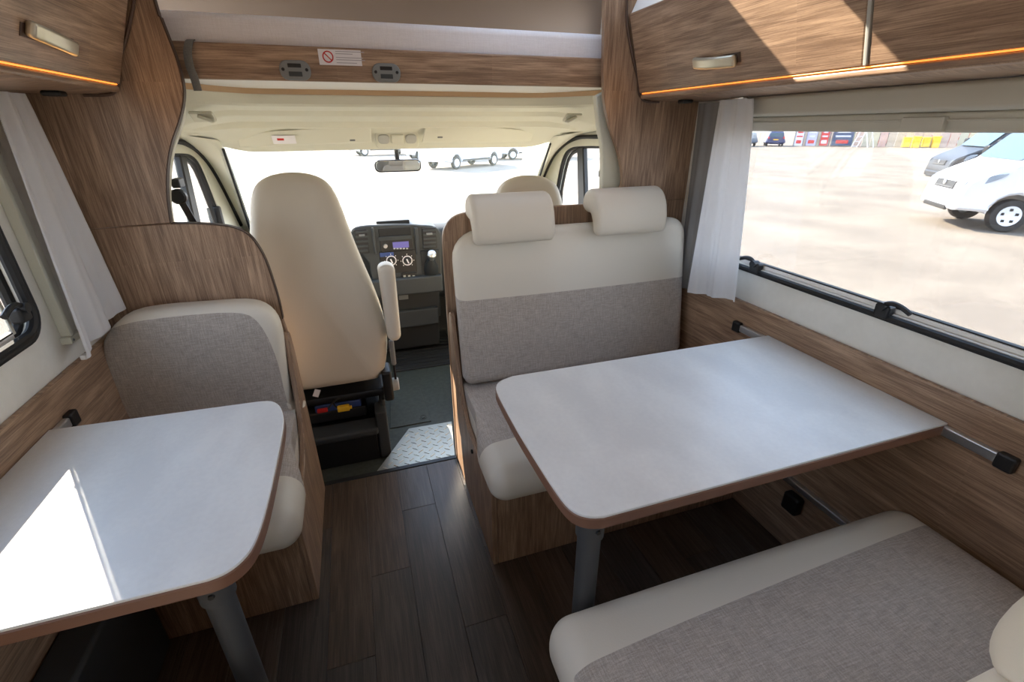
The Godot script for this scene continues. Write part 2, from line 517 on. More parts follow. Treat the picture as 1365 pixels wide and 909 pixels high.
# ---------------------------------------------------------------- room shell
func build_shell() -> void:
	var fl := struct("floor", "dark wood plank vinyl floor of the aisle and dinette")
	part("subfloor", box(WL, WR, -0.06, -0.005, -1.72, 2.6), M.rubber, fl)
	var w := 0.132; var n := 0; var x := WL + 0.02
	var pm := {}
	while x < WR - 0.02:
		var z := -1.712 ; var first := true
		var x1 := minf(x + w, WR)
		while z < 0.3:
			var l := (0.25 + 0.27 * ((n * 5) % 3)) if first else 0.92
			first = false
			var z1 := minf(z + l, 2.6)
			part("plank", cbox(x + 0.0006, x1 - 0.0006, -0.006, 0.0, z + 0.0006, z1 - 0.0006, 0.0006, 1), M.planks[rng.randi() % 4], fl, "", 20.0)
			z = z1
		part("plank", cbox(x + 0.0006, x1 - 0.0006, -0.006, 0.0, z + 0.0006, 2.6, 0.0006, 1), M.planks[n % 4], fl, "", 20.0)
		x = x1; n += 1
	# side walls: a front panel with the dinette window, a rear panel with an unseen window added for fill light
	var tw := 0.035
	shell("wall_left", along(holed(-1.74, 0.0, -0.06, ROOF, rrect(-1.385, -0.30, 0.928, 1.47, 0.05), tw), WL - tw / 2), M.wall)
	shell("wall_left", along(holed(0.0, 2.6, -0.06, ROOF, rrect(0.25, 1.35, 0.95, 1.50, 0.05), tw), WL - tw / 2), M.wall)
	shell("wall_right", along(holed(-1.74, 0.0, -0.06, ROOF, rrect(-1.52, -0.28, 0.922, 1.47, 0.05), tw), WR + tw / 2), M.wall)
	shell("wall_right", along(holed(0.0, 2.6, -0.06, ROOF, rrect(0.45, 1.25, 1.0, 1.50, 0.06), tw), WR + tw / 2), M.wall)
	shell("wall_rear", holed(WL, WR, -0.06, ROOF, rrect(-0.3, 0.8, 1.0, 1.6, 0.06), tw).mv(0, 0, 2.6 + tw / 2), M.wall)  # unseen rear window put in for fill light
	shell("ceiling", flat(holed(WL - 0.06, WR + 0.06, -2.65, -1.2, rrect(0.48, 0.86, -1.70, -1.36, 0.02), 0.08), ROOF + 0.04), M.ceiling)
	shell("ceiling", flat(holed(WL - 0.06, WR + 0.06, -1.2, 2.66, rrect(0.06, 0.46, 0.15, 0.50, 0.05), 0.08), ROOF + 0.04), M.ceiling)  # roof opening behind the camera, added and sized to brighten the interior
	# wooden dado below the windows
	shell("trim_1", cbox(WR - 0.016, WR, 0.0, 0.795, -1.70, 2.6, 0.004), M.wood_h, "brown wood grain dado panel along the right wall")
	shell("trim_2", cbox(WL, WL + 0.016, 0.0, 0.80, -1.70, 2.6, 0.004), M.wood_h, "brown wood grain dado panel along the left wall")
	# threshold edge between floor and cab
	shell("trim_3", cbox(-0.295, 0.285, -0.03, 0.004, -1.735, -1.712, 0.003), M.black, "black edge strip at the end of the plank floor")
	# alcove over the cab
	shell("wall_front", box(WL - 0.06, WR + 0.06, 1.50, ROOF, -2.65, -2.62), M.taupe, "taupe lined front wall of the sleeping alcove")
	shell("wall_alcove_left", along(holed(-2.62, -1.74, 1.50, ROOF, rrect(-2.45, -1.95, 1.70, 1.96, 0.04), 0.03), WL - 0.045), M.wall)  # opening added to lighten the alcove front wall
	shell("wall_alcove_right", along(holed(-2.62, -1.74, 1.50, ROOF, rrect(-2.50, -1.98, 1.70, 1.96, 0.04), 0.03), WR + 0.045), M.wall)

func build_cab_shell() -> void:
	shell("floor_cab", box(CL, CRX, -0.08, -0.03, -3.3, -1.722), M.cabfloor, "dark grey plastic cab floor")
	# cab sides with the door windows; outlines in (z, y)
	var hole := PackedVector2Array()
	hole = smooth2(V2([[-1.90, 0.90], [-1.90, 1.10], [-1.91, 1.24], [-1.97, 1.288], [-2.2, 1.296], [-2.44, 1.288], [-2.55, 1.276], [-2.63, 1.245], [-2.685, 1.175], [-2.73, 1.07], [-2.78, 0.93], [-2.80, 0.90], [-2.5, 0.885], [-2.2, 0.885]]), 4, true)
	for s in 2:
		var x: float = CL - 0.02 if s == 0 else CRX + 0.02
		shell("wall_cab_left" if s == 0 else "wall_cab_right", along(holed(-3.35, -1.735, -0.08, 1.52, hole, 0.04), x), M.cream, "cream door lining of the cab beside the %s seat" % ["driver's", "passenger"][s])
		var inn: float = CL + 0.004 if s == 0 else CRX - 0.004
		var d := struct("door_%d" % (s + 1))
		# window seal, divider of the quarter light, glass, outer door seal
		var seal := PackedVector3Array()
		for p in hole: seal.append(Vector3(x, p.y, p.x))
		part("window_seal", tube(seal, 0.014, 6, true), M.rubber, d)
		part("window_divider", along(prism(V2([[-2.32, 0.89], [-2.40, 1.285], [-2.475, 1.282], [-2.41, 0.89]]), 0.03, 0.006), x), M.black, d)
		part("quarter_light_frame", tube(smooth3(PackedVector3Array([Vector3(x, 1.27, -2.46), Vector3(x, 1.235, -2.58), Vector3(x, 1.13, -2.65), Vector3(x, 0.9, -2.73)]), 4), 0.010, 6), M.black, d)
		part("pane", along(prism(hole, 0.004), x - 0.006 if s == 0 else x + 0.006), M.glass, d)
		var arc := PackedVector3Array()
		for p in smooth2(V2([[-2.20, 1.338], [-2.40, 1.334], [-2.52, 1.318], [-2.64, 1.285], [-2.78, 1.215], [-2.93, 1.08], [-3.11, 0.87]]), 4): arc.append(Vector3(inn, p.y, p.x))
		part("door_seal", tube(arc, 0.011, 6), M.rubber, d)
		part("mirror_trim", cbox(x - 0.03, x + 0.03, 0.93, 1.03, -2.76, -2.72, 0.01), M.black, d)
	# windscreen pillars: a trim shell from the windscreen edge round to the door seal
	for s in [-1.0, 1.0]:
		var ca := smooth3(PackedVector3Array([Vector3(CX + s * 0.775, 1.335, -2.50), Vector3(CX + s * 0.785, 1.26, -2.60), Vector3(CX + s * 0.805, 1.13, -2.75), Vector3(CX + s * 0.83, 0.98, -2.93), Vector3(CX + s * 0.875, 0.74, -3.24)]), 4)
		var cb := smooth3(PackedVector3Array([Vector3(CX + s * 0.914, 1.37, -2.30), Vector3(CX + s * 0.914, 1.325, -2.52), Vector3(CX + s * 0.914, 1.24, -2.75), Vector3(CX + s * 0.914, 1.09, -2.93), Vector3(CX + s * 0.914, 0.74, -3.24)]), 4)
		var pr := []; var pb := []
		for i in ca.size():
			var row := PackedVector3Array(); var rb := PackedVector3Array()
			for k in 7:
				var u := k / 6.0
				var q := ca[i].lerp(cb[i], u) + Vector3(-s * 0.030, -0.005, 0.030) * sin(PI * u)
				row.append(q); rb.append(q + Vector3(s * 0.004, 0.002, -0.006))
			pr.append(row); pb.append(rb)
		var ps := Surf.new().grid(pr); ps.add(Surf.new().grid(pb).flip())
		if s > 0: ps.flip()
		shell("pillar_left" if s < 0 else "pillar_right", ps, M.cream, "cream windscreen pillar trim")
	# windscreen
	var w := struct("window_3", "wide windscreen of the cab")
	var rows := []; var rowsb := []
	for i in 9:
		var v := i / 8.0; var row := PackedVector3Array(); var rb := PackedVector3Array()
		for j in 17:
			var u := j / 8.0 - 1.0
			var q := Vector3(CX + u * lerpf(0.80, 0.90, v), lerpf(1.30, 0.74, v), lerpf(-2.62, -3.32, v) + 0.10 * u * u)
			row.append(q); rb.append(q + Vector3(0, 0.003, -0.004))
		rows.append(row); rowsb.append(rb)
	var gl := Surf.new().grid(rows).flip(); gl.add(Surf.new().grid(rowsb))
	part("pane", gl, M.glass, w)
	for s in [0, 16]:
		var pth := PackedVector3Array()
		for r in rows: pth.append(r[s] + Vector3(0.020 if s == 0 else -0.020, 0, 0.012))
		part("black_border", tube(pth, 0.006, 6), M.rubber, w)
	# bulkhead and bonnet shelf below the windscreen
	shell("wall_cab_front", box(CL, CRX, -0.08, 0.72, -3.36, -3.33), M.dash_dark, "dark bulkhead under the windscreen")
	# headliner: a dished cream moulding from the bunk down to the windscreen header
	var prof := [[0.0, 1.4955], [0.03, 1.466], [0.06, 1.458], [0.14, 1.455], [0.34, 1.447], [0.38, 1.428], [0.42, 1.422], [0.60, 1.408], [0.63, 1.384], [0.66, 1.380], [0.69, 1.392], [0.90, 1.335], [0.97, 1.302], [1.0, 1.284]]
	var hr := []; var hb := []
	for i in prof.size():
		var row := PackedVector3Array(); var rb := PackedVector3Array()
		for j in 49:
			var u := j / 24.0 - 1.0; var a := absf(u)
			var z0 := lerpf(-2.13, -1.745, smoothstep(0.58, 0.97, a))
			var z1 := -2.60 + 0.10 * a * a
			var v: float = prof[i][0]
			var y: float = prof[i][1]
			y = lerpf(y, 1.345 + 0.03 * (1.0 - v), 0.85 * smoothstep(0.70, 1.0, a) * smoothstep(0.0, 0.4, v) )
			var q := Vector3(CX + u * 0.925, y, lerpf(z0, z1, v))
			row.append(q); rb.append(q + Vector3(0, 0.0018, -0.003))
		hr.append(row); hb.append(rb)
	var hs := Surf.new().grid(hr).flip(); hs.add(Surf.new().grid(hb))
	shell("ceiling_cab", hs, M.cream, "cream moulded headliner above the windscreen", 25.0)

# ---------------------------------------------------------------- wooden partitions
func build_partitions() -> void:
	# left, lower: behind the bench
	var o := V2([[WL, 0.0], [WL, 1.113]])
	var curve := pix_z([[228, 298], [262, 298], [292, 300], [312, 303.5], [330, 312], [343, 327], [354, 347], [364, 375], [372, 402], [377, 425]], ZP)
	o.append_array(smooth2(curve, 3))
	o.append_array(V2([[-0.290, 0.68], [-0.290, 0.0]]))
	var t := thing("partition_panel", "wood grain panel with a rounded shoulder behind the single left bench", "panel", Vector3(-0.55, 0, ZP - 0.01))
	part("board", prism(o, 0.02, 0.003).mv(0, 0, ZP - 0.01), M.wood_v, t)
	part("edge_band", edge_strip(smooth2(curve, 3), ZP - 0.01, 0.023, 0.0016), M.groove, t, "dark edge band")
	part("screw_cover", lathe([[0.0001, -0.001], [0.007, -0.001], [0.007, 0.0012], [0.005, 0.002], [0.0001, 0.002]], 12).rot(Vector3.RIGHT, 90).mv(-0.565, 0.975, ZP + 0.001), M.wood_v, t)
	# left, tall
	o = V2([[WL, 1.113], [WL, ROOF]])
	curve = pix_z([[205, 0], [213, 22], [224, 50], [234, 76], [241, 100], [244.5, 122], [243, 142], [237, 165], [229, 188], [224, 212], [222, 240], [223, 268], [227, 297]], ZP)
	curve.insert(0, Vector2(curve[0].x + 0.0, ROOF))
	var sc := smooth2(curve, 3)
	o.append_array(sc)
	t = thing("partition_panel", "tall wood grain panel with a wavy edge beside the left overhead locker", "panel", Vector3(-0.6, 1.113, ZP - 0.01))
	part("board", prism(o, 0.02, 0.002).mv(0, 0, ZP - 0.01), M.wood_v, t)
	part("edge_band", edge_strip(sc, ZP - 0.01, 0.023, 0.0016), M.groove, t, "dark edge band")
	# right, lower
	o = V2([[WR, 0.0], [0.284, 0.0], [0.284, 0.9]])
	curve = V2([[0.284, 0.98], [0.290, 1.035], [0.315, 1.075], [0.36, 1.097], [0.44, 1.105]])
	o.append_array(smooth2(curve, 4)); o.append(Vector2(WR, 1.105))
	t = thing("partition_panel", "wood grain panel with a rounded corner behind the two-seat bench backrest", "panel", Vector3(0.8, 0, ZP - 0.01))
	part("board", prism(o, 0.02, 0.003).mv(0, 0, ZP - 0.01), M.wood_v, t)
	# right, tall
	curve = pix_z([[806, 0], [805.5, 40], [804.5, 80], [804.5, 110], [806, 135], [809.5, 155], [815, 176], [822, 196], [827, 214], [829.5, 232], [829, 246], [824, 255]], ZP)
	curve.insert(0, Vector2(curve[0].x, ROOF)); curve.append(Vector2(1.0, 1.105))
	sc = smooth2(curve, 3)
	o = sc.duplicate(); o.append(Vector2(WR, 1.105)); o.append(Vector2(WR, ROOF))
	t = thing("partition_panel", "tall wood grain panel with a wavy edge beside the right overhead locker", "panel", Vector3(1.1, 1.108, ZP - 0.01))
	part("board", prism(o, 0.02, 0.002).mv(0, 0, ZP - 0.01), M.wood_v, t)
	# cream door pillar trims showing past the wavy edges
	curve = pix_z([[243, 128], [247, 150], [242, 172], [234, 195], [229, 220], [227, 250], [228, 275], [232, 300]], -1.76)
	o = V2([[CL - 0.04, 0.95], [CL - 0.04, 1.50], [-0.43, 1.50]]); o.append_array(smooth2(curve, 3)); o.append(Vector2(-0.55, 0.95))
	shell("trim_4", prism(o, 0.03, 0.004).mv(0, 0, -1.76), M.cream, "cream door pillar trim behind the tall left panel")
	curve = pix_z([[792, 128], [794, 150], [797, 175], [800.5, 195], [801, 225], [800, 250], [797, 275]], -1.76)
	o = V2([[CRX + 0.04, 0.95], [CRX + 0.04, 1.50]]); o.append(Vector2(0.93, 1.50)); o.append_array(smooth2(curve, 3)); o.append(Vector2(0.93, 0.95))
	shell("trim_5", prism(o, 0.03, 0.004).mv(0, 0, -1.76), M.cream, "cream door pillar trim behind the tall right panel")
# thin band that follows an open curve on the edge of an upright board
func edge_strip(c: PackedVector2Array, z: float, width: float, th: float) -> Surf:
	var rows := []
	for i in c.size():
		var d := (c[mini(i + 1, c.size() - 1)] - c[maxi(i - 1, 0)]).normalized()
		var n := Vector2(-d.y, d.x)
		var r := PackedVector3Array()
		for q in [[-th, -width / 2], [th, -width / 2], [th, width / 2], [-th, width / 2]]:
			r.append(Vector3(c[i].x + n.x * q[0], c[i].y + n.y * q[0], z + q[1]))
		rows.append(r)
	return Surf.new().grid(rows, true)

# ---------------------------------------------------------------- bunk over the cab
func build_bunk() -> void:
	var t := thing("alcove_bunk", "fold-down bunk over the cab with a wood grain front board", "bunk", Vector3(CX, 1.50, -2.0))
	part("front_board", cbox(-0.62, 1.10, 1.513, 1.606, -1.765, -1.745, 0.006, 2), M.wood_h, t)
	part("base", box(-0.80, 1.32, 1.517, 1.535, -2.60, -1.766), M.white, t, "cream underside")
	# curved trim strip where the underside meets the headliner
	var rows := []
	for j in 33:
		var u := j / 16.0 - 1.0; var a := absf(u)
		var z := lerpf(-2.13, -1.745, smoothstep(0.58, 0.97, a)) + 0.004
		var r := PackedVector3Array()
		for q in [[1.4975, 0.0], [1.5155, 0.0], [1.5155, -0.012], [1.4975, -0.012]]: r.append(Vector3(CX + u * 0.925, q[0], z + q[1]))
		rows.append(r)
	part("trim_strip", Surf.new().grid(rows, true), mat(rgb(196, 164, 128), 0.5), t, "light brown curved strip")
	for px in [[393.5, 93.5], [515, 97]]:
		var c := at_z(px[0], px[1], -1.742)
		var l := part("latch", slab(rrect(c.x - 0.044, c.x + 0.044, c.y - 0.027, c.y + 0.026, 0.024, 5), 0.012, 0.004, 0.002).mv(0, 0, -1.742), M.latch, t, "grey oval latch")
		part("recess", cbox(c.x - 0.019, c.x + 0.019, c.y + 0.006, c.y + 0.017, -1.738, -1.7335, 0.0015), M.black, l)
		part("recess", cbox(c.x - 0.019, c.x + 0.019, c.y - 0.017, c.y - 0.004, -1.738, -1.7335, 0.0015), M.dash, l)
		for s in [-1, 1]:
			part("screw", lathe([[0.0001, 0], [0.005, 0], [0.0045, 0.003], [0.0001, 0.003]], 10).rot(Vector3.RIGHT, 90).mv(c.x + s * 0.033, c.y + 0.001, -1.7365), M.black, l)
	# warning sticker
	var a := at_z(423, 65, -1.744); var b := at_z(483, 88, -1.744)
	t = thing("warning_sticker", "white warning sticker with a red prohibition sign on the bunk board", "sticker", Vector3((a.x + b.x) / 2, b.y, -1.7445))
	part("sheet", box(a.x, b.x, b.y, a.y, -1.7452, -1.7442), M.sticker, t)
	var rc := Vector2(a.x + 0.027, (a.y + b.y) / 2 + 0.001)
	part("prohibition_ring", ring(rrect(rc.x - 0.016, rc.x + 0.016, rc.y - 0.016, rc.y + 0.016, 0.016, 8), rrect(rc.x - 0.0125, rc.x + 0.0125, rc.y - 0.0125, rc.y + 0.0125, 0.0125, 8), 0.0008).mv(0, 0, -1.7439), M.red, t)
	part("prohibition_bar", box(-0.013, 0.013, -0.0016, 0.0016, -0.0004, 0.0004).rot(Vector3.BACK, -45).mv(rc.x, rc.y, -1.7439), M.red, t)
	var k := 0
	for yy in [0.016, 0.010, 0.000, -0.006, -0.014]:
		part("text_line", box(a.x + 0.05, a.x + 0.05 + [0.085, 0.05, 0.08, 0.085, 0.06][k], (a.y + b.y) / 2 + yy - 0.001, (a.y + b.y) / 2 + yy + 0.001, -1.7443, -1.7436), M.ink, t)
		k += 1
	# mattress
	t = thing("mattress", "off-white mattress lying on the bunk over the cab", "mattress", Vector3(CX, 1.535, -2.3))
	part("cover", rbox(Vector3(2.08, 0.148, 0.82), 0.022, 3, Vector3i(24, 1, 8)).mv(CX + 0.005, 1.611, -2.185), M.mattress, t)
	# retaining strap looped over the board
	t = thing("strap", "grey webbing strap looped over the left end of the bunk board", "strap", Vector3(-0.39, 1.48, -1.74))
	var path := PackedVector3Array([at_z(252, 56, -1.79), at_z(255, 53, -1.768), at_z(252, 56, -1.738), at_z(250, 70, -1.732), at_z(253, 88, -1.729), at_z(259, 104, -1.734), at_z(264, 121, -1.745)])
	var sp := smooth3(path, 5); var rows2 := []
	for i in sp.size():
		var d := (sp[mini(i + 1, sp.size() - 1)] - sp[maxi(i - 1, 0)]).normalized()
		var w := Vector3(0.011, 0, 0.004); var nn := d.cross(w).normalized() * 0.0013
		var rr := PackedVector3Array([sp[i] - w - nn, sp[i] + w - nn, sp[i] + w + nn, sp[i] - w + nn]); rows2.append(rr)
	part("webbing", Surf.new().grid(rows2, true), M.strap, t)

# ---------------------------------------------------------------- overhead lockers
func build_lockers() -> void:
	for s in 2:
		var wall: float = WL if s == 0 else WR
		var dr := -1.0 if s == 1 else 1.0                 # from the wall into the room
		var side: String = ["left", "right"][s]
		var xb: float = -0.564 if s == 0 else 1.044       # lower front edge
		var xt: float = -0.470 if s == 0 else 0.974       # upper front edge of the doors
		var y0 := 1.492; var y1 := 1.731
		var zf := ZP + 0.002; var zb := 0.55
		var t := thing("overhead_locker", "wood grain overhead locker with a glowing light strip above the %s window" % side, "locker", Vector3((wall + xb) / 2, 1.46, -0.6))
		# carcass: outline across the vehicle
		var bx := xb - dr * 0.012
		var o := PackedVector2Array([Vector2(wall, 1.468), Vector2(bx - dr * 0.045, 1.468), Vector2(bx - dr * 0.012, 1.474), Vector2(bx, y0 + 0.006), Vector2(xt - dr * 0.012, y1), Vector2(xt - dr * 0.10, 1.92), Vector2(xt + dr * 0.02, ROOF), Vector2(wall, ROOF)])
		var body := prism(o, zb - zf, 0.0).mv(0, 0, (zf + zb) / 2)
		var sp := body.split(func(p: Vector3) -> float: return p.y - y1)
		part("carcass", sp[1], M.wood_h, t)
		part("cornice", sp[0], M.white, t, "white sloping cornice above the doors")
		# end moulding against the partition
		var mo := PackedVector3Array()
		for q in [Vector2(xt + dr * 0.012, 1.90), Vector2(xt + dr * 0.008, y1), Vector2(lerpf(xb, xt, 0.5) + dr * 0.006, (y0 + y1) / 2), Vector2(xb + dr * 0.010, y0 + 0.05), Vector2(xb + dr * 0.002, y0 + 0.012), Vector2(xb - dr * 0.010, y0 - 0.010), Vector2(xb - dr * 0.032, 1.467), Vector2(xb - dr * 0.09, 1.465)]: mo.append(Vector3(q.x, q.y, zf + 0.006))
		part("end_moulding", tube(smooth3(mo, 4), 0.0045, 6), mat(rgb(88, 66, 54), 0.5), t, "dark rounded end moulding")
		# doors
		var dn := Vector2(y1 - y0, -(xt - xb)).normalized() * dr    # outward normal of the sloping front
		if dn.x * dr < 0.0: dn = -dn
		var cuts := [[zf + 0.016, -0.835], [-0.823, 0.02], [0.032, 0.54]] if s == 1 else [[zf + 0.016, -0.80], [-0.788, 0.02], [0.032, 0.54]]
		for c in cuts:
			var l: float = c[1] - c[0]
			var hh := Vector2(xb, y0).distance_to(Vector2(xt, y1))
			var dsurf := rbox(Vector3(0.016, hh, l), 0.004, 2)
			var up := Vector3(xt - xb, y1 - y0, 0).normalized()
			var nrm := Vector3(dn.x, dn.y, 0)
			var bs := Basis(nrm, up, nrm.cross(up))
			var mid := Vector3((xb + xt) / 2, (y0 + y1) / 2, (c[0] + c[1]) / 2) - nrm * 0.004
			var d := part("door", dsurf.xf(Transform3D(bs, mid)), M.wood_h, t)
			# handle: a flat bowed bar
			var hz: float = -1.27 if s == 1 else -1.325
			if c[0] > -1.0: hz = (c[0] + c[1]) / 2
			var hc := Vector3(lerpf(xb, xt, 0.24), lerpf(y0, y1, 0.24), hz) + nrm * 0.004
			if s == 0: hc = Vector3(lerpf(xb, xt, 0.24), lerpf(y0, y1, 0.24), hz) + nrm * 0.004
			var hs := rbox(Vector3(0.016, 0.030, 0.17), 0.007, 3, Vector3i(1, 1, 10)).warp(func(p: Vector3) -> Vector3: return Vector3(p.x + 0.012 * (1.0 - pow(p.z / 0.085, 2)) + 0.008, p.y + 0.006 * p.z / 0.085, p.z))
			part("handle", hs.xf(Transform3D(bs, hc)), M.satin, d, "satin pale metal bow handle")
			part("handle_recess", rbox(Vector3(0.003, 0.024, 0.19), 0.001, 1).xf(Transform3D(bs, hc)), M.groove, d)
		if s == 1:
			var up2 := Vector3(xt - xb, y1 - y0, 0).normalized(); var n2 := Vector3(dn.x, dn.y, 0)
			part("joint_strip", rbox(Vector3(0.012, Vector2(xb, y0).distance_to(Vector2(xt, y1)) - 0.004, 0.009), 0.002, 1).xf(Transform3D(Basis(n2, up2, n2.cross(up2)), Vector3((xb + xt) / 2, (y0 + y1) / 2, -0.829))), M.pale_grey, t, "pale strip between two doors")
		# light strip under the doors
		part("valance", cbox(minf(bx - dr * 0.05, xb + dr * 0.002), maxf(bx - dr * 0.05, xb + dr * 0.002), 1.472, 1.488, zf + 0.02, zb - 0.01, 0.006, 2), M.wood_h, t)
		part("led_strip", cbox(xb - 0.003, xb + 0.003, 1.4885, 1.4915, zf + 0.03, zb - 0.02, 0.0015), M.led, t, "amber light strip")
		var al := AreaLight3D.new(); al.name = "led_strip_light"
		al.area_size = Vector2(2.0, 0.006); al.light_color = Color(1.0, 0.72, 0.4); al.light_energy = 0.05; al.area_range = 6.0; al.area_attenuation = 2.0
		al.shadow_enabled = true
		t.add_child(al)
		al.position = Vector3(xb + dr * 0.012, 1.489, -0.6) - t.position
		al.rotation = Vector3(0, -PI / 2 * dr, 0)
		part("spotlight", cbox(-0.02, 0.02, -0.006, 0.006, -0.02, 0.02, 0.005, 2).mv(lerpf(wall, xb, 0.55), 1.462, -1.58), M.black, t, "small black fitting under the locker")

# ---------------------------------------------------------------- windows, blinds, rails
func build_windows() -> void:
	for s in 2:
		var x: float = WR if s == 1 else WL
		var dr := -1.0 if s == 1 else 1.0
		var z0 := -1.52 if s == 1 else -1.385; var z1 := -0.28 if s == 1 else -0.30
		var y0 := 0.922 if s == 1 else 0.928; var y1 := 1.47
		var w := struct("window_%d" % (s + 1), "%s dinette window with black rubber frame and catches" % ["left", "right"][s])
		var path := PackedVector3Array(); var pi := PackedVector3Array(); var po := PackedVector3Array()
		for p in rrect(z0, z1, y0, y1, 0.055, 8):
			path.append(Vector3(x + dr * 0.004, p.y, p.x))
		for p in rrect(z0 - 0.012, z1 + 0.012, y0 - 0.012, y1 + 0.012, 0.067, 8): pi.append(Vector3(x + dr * 0.003, p.y, p.x))
		for p in rrect(z0 + 0.002, z1 - 0.002, y0 - 0.001, y1 - 0.002, 0.053, 8): po.append(Vector3(x - dr * 0.026, p.y, p.x))
		if s == 0:
			part("rubber_frame", tube(path, 0.011, 8, true), M.rubber, w)
			part("inner_frame", tube(po, 0.012, 8, true), M.rubber, w)
		part("outer_rubber", tube(pi, 0.0105, 8, true), M.rubber, w)
		part("sill_strip", cbox(minf(x - dr * 0.012, x - dr * 0.03), maxf(x - dr * 0.012, x - dr * 0.03), y0 + 0.0005, y0 + 0.013, z0 + 0.06, z1 - 0.06, 0.002), M.white, w)
		part("sill_line", cbox(minf(x - dr * 0.014, x - dr * 0.03), maxf(x - dr * 0.014, x - dr * 0.03), y0 + 0.013, y0 + 0.017, z0 + 0.05, z1 - 0.05, 0.0015), M.rubber, w)
		part("pane", along(prism(rrect(z0 + 0.005, z1 - 0.005, y0 + 0.005, y1 - 0.005, 0.05, 6), 0.006), x - dr * 0.032), M.tint, w)
		if s == 0: part("shadow_bar", cbox(x - 0.018, x - 0.013, y0 + 0.01, y1 - 0.01, -1.337, -1.327, 0.002), M.blind, w)  # bar added to cast the thin dark line across the sunlit table
		var spots: Array = [[1010, 352], [1182, 408]] if s == 1 else [[8, 398]]
		var k := 0
		for px in spots:
			var c := at_x(px[0], px[1], x + dr * 0.0)
			if s == 0: c = Vector3(x, 0.995, -1.345)
			var dz := -1.0 if k == 0 and s == 1 else 1.0
			var h := part("catch", cbox(-0.014, 0.014, -0.02, 0.018, -0.02, 0.02, 0.007, 2).mv(c.x + dr * 0.004, c.y - 0.012, c.z), M.black, w, "black window catch")
			var lv := PackedVector3Array()
			for q in [[0.0, 0.006], [0.02, 0.016], [0.045, 0.014], [0.07, 0.004]]: lv.append(Vector3(c.x + dr * 0.016, c.y + q[1], c.z + dz * q[0]))
			part("lever", tube(smooth3(lv, 4), 0.007, 8), M.black, h)
			part("pivot", lathe([[0.0001, -0.012], [0.012, -0.012], [0.012, 0.012], [0.0001, 0.012]], 14).rot(Vector3.BACK, 90).mv(c.x + dr * 0.014, c.y + 0.002, c.z), M.black, h)
			k += 1
	# stay arm in the left window
	var st := at_x(10, 400, WL)
	# panes of the other openings; those behind the camera are added for fill light
	var w4 := struct("window_4"); part("pane", along(prism(rrect(0.24, 1.36, 0.94, 1.51, 0.05), 0.006), WL - 0.03), M.tint, w4)
	var w10 := struct("window_10"); part("pane", along(prism(rrect(0.44, 1.26, 0.99, 1.51, 0.05), 0.006), WR + 0.03), M.tint, w10)
	var w5 := struct("window_5"); part("pane", box(-0.31, 0.81, 0.99, 1.61, 2.62, 2.626), M.tint, w5)
	var w9 := struct("window_9"); part("pane", along(prism(rrect(-2.46, -1.94, 1.69, 1.97, 0.04), 0.006), WL - 0.05), M.glass, w9)  # unseen left alcove window, added to brighten the front wall
	var w6 := struct("window_6"); part("pane", along(prism(rrect(-2.51, -1.97, 1.69, 1.97, 0.04), 0.006), WR + 0.05), M.glass, w6)
	part("black_frame", along(ring(rrect(-2.54, -1.94, 1.66, 2.0, 0.05), rrect(-2.50, -1.98, 1.70, 1.96, 0.04), 0.012), WR + 0.026), M.rubber, w6)
	var w7 := struct("window_7"); part("pane", box(0.47, 0.87, ROOF + 0.082, ROOF + 0.09, -1.71, -1.35), M.glass, w7)
	var w8 := struct("window_8"); part("pane", box(0.04, 0.48, ROOF + 0.082, ROOF + 0.09, 0.13, 0.52), M.glass, w8)  # added roof light behind the camera
	# right roller blind
	var t := thing("roller_blind", "beige roller blind cassette at the top of the large right window", "blind", Vector3(1.29, 1.36, -0.9))
	part("cassette", cbox(1.262, WR, 1.408, 1.4665, -1.50, -0.22, 0.012, 3), M.blind, t)
	part("pull_rail", cbox(1.292, WR, 1.365, 1.4079, -1.49, -0.24, 0.006, 2), M.blind, t)
	part("rail_ridge", cbox(1.286, 1.294, 1.389, 1.393, -1.49, -0.24, 0.0015), M.blind, t)
	var hz := at_x(1235, 160, 1.29)
	part("pull_tab", cbox(1.278, 1.298, 1.366, 1.398, hz.z - 0.05, hz.z + 0.045, 0.003), M.blind, t)
	# left blind: side rail and foot
	t = thing("blind_rail", "cream blind side rail on the wall between left window and white curtain", "blind rail", Vector3(WL, 0.86, -1.47))
	part("rail", cbox(WL, WL + 0.018, 0.872, 1.46, -1.505, -1.463, 0.004), M.blind, t)
	part("inner_lip", cbox(WL, WL + 0.024, 0.872, 1.46, -1.470, -1.456, 0.003), M.cream, t)
	var ft := part("foot", cbox(WL, WL + 0.026, 0.856, 0.876, -1.51, -1.445, 0.003), M.cream, t)
	part("screw", lathe([[0.0001, 0], [0.004, 0], [0.003, 0.002], [0.0001, 0.002]], 10).rot(Vector3.BACK, -90).mv(WL + 0.0255, 0.865, -1.455), M.grey, ft)
	# table rails
	for s in 2:
		var x: float = WR - 0.016 if s == 1 else WL + 0.016
		var dr := -1.0 if s == 1 else 1.0
		var za := -1.275 if s == 1 else -1.33; var zb := -0.43
		t = thing("table_rail", "aluminium table rail with black end caps on the %s wall" % ["left", "right"][s], "rail", Vector3(x, 0.69, -0.85))
		part("rail", cbox(minf(x, x + dr * 0.016), maxf(x, x + dr * 0.016), 0.688, 0.714, za + 0.03, zb - 0.03, 0.004, 2), M.alu, t)
		for zz in [za, zb]:
			part("end_cap", cbox(minf(x, x + dr * 0.02), maxf(x, x + dr * 0.02), 0.680, 0.720, zz - 0.005 if zz == za else zz - 0.032, zz + 0.032 if zz == za else zz + 0.005, 0.006, 2), M.black, t)
	var la := at_x(1056, 641, WR - 0.02); var lb := at_x(1112, 684, WR - 0.02)
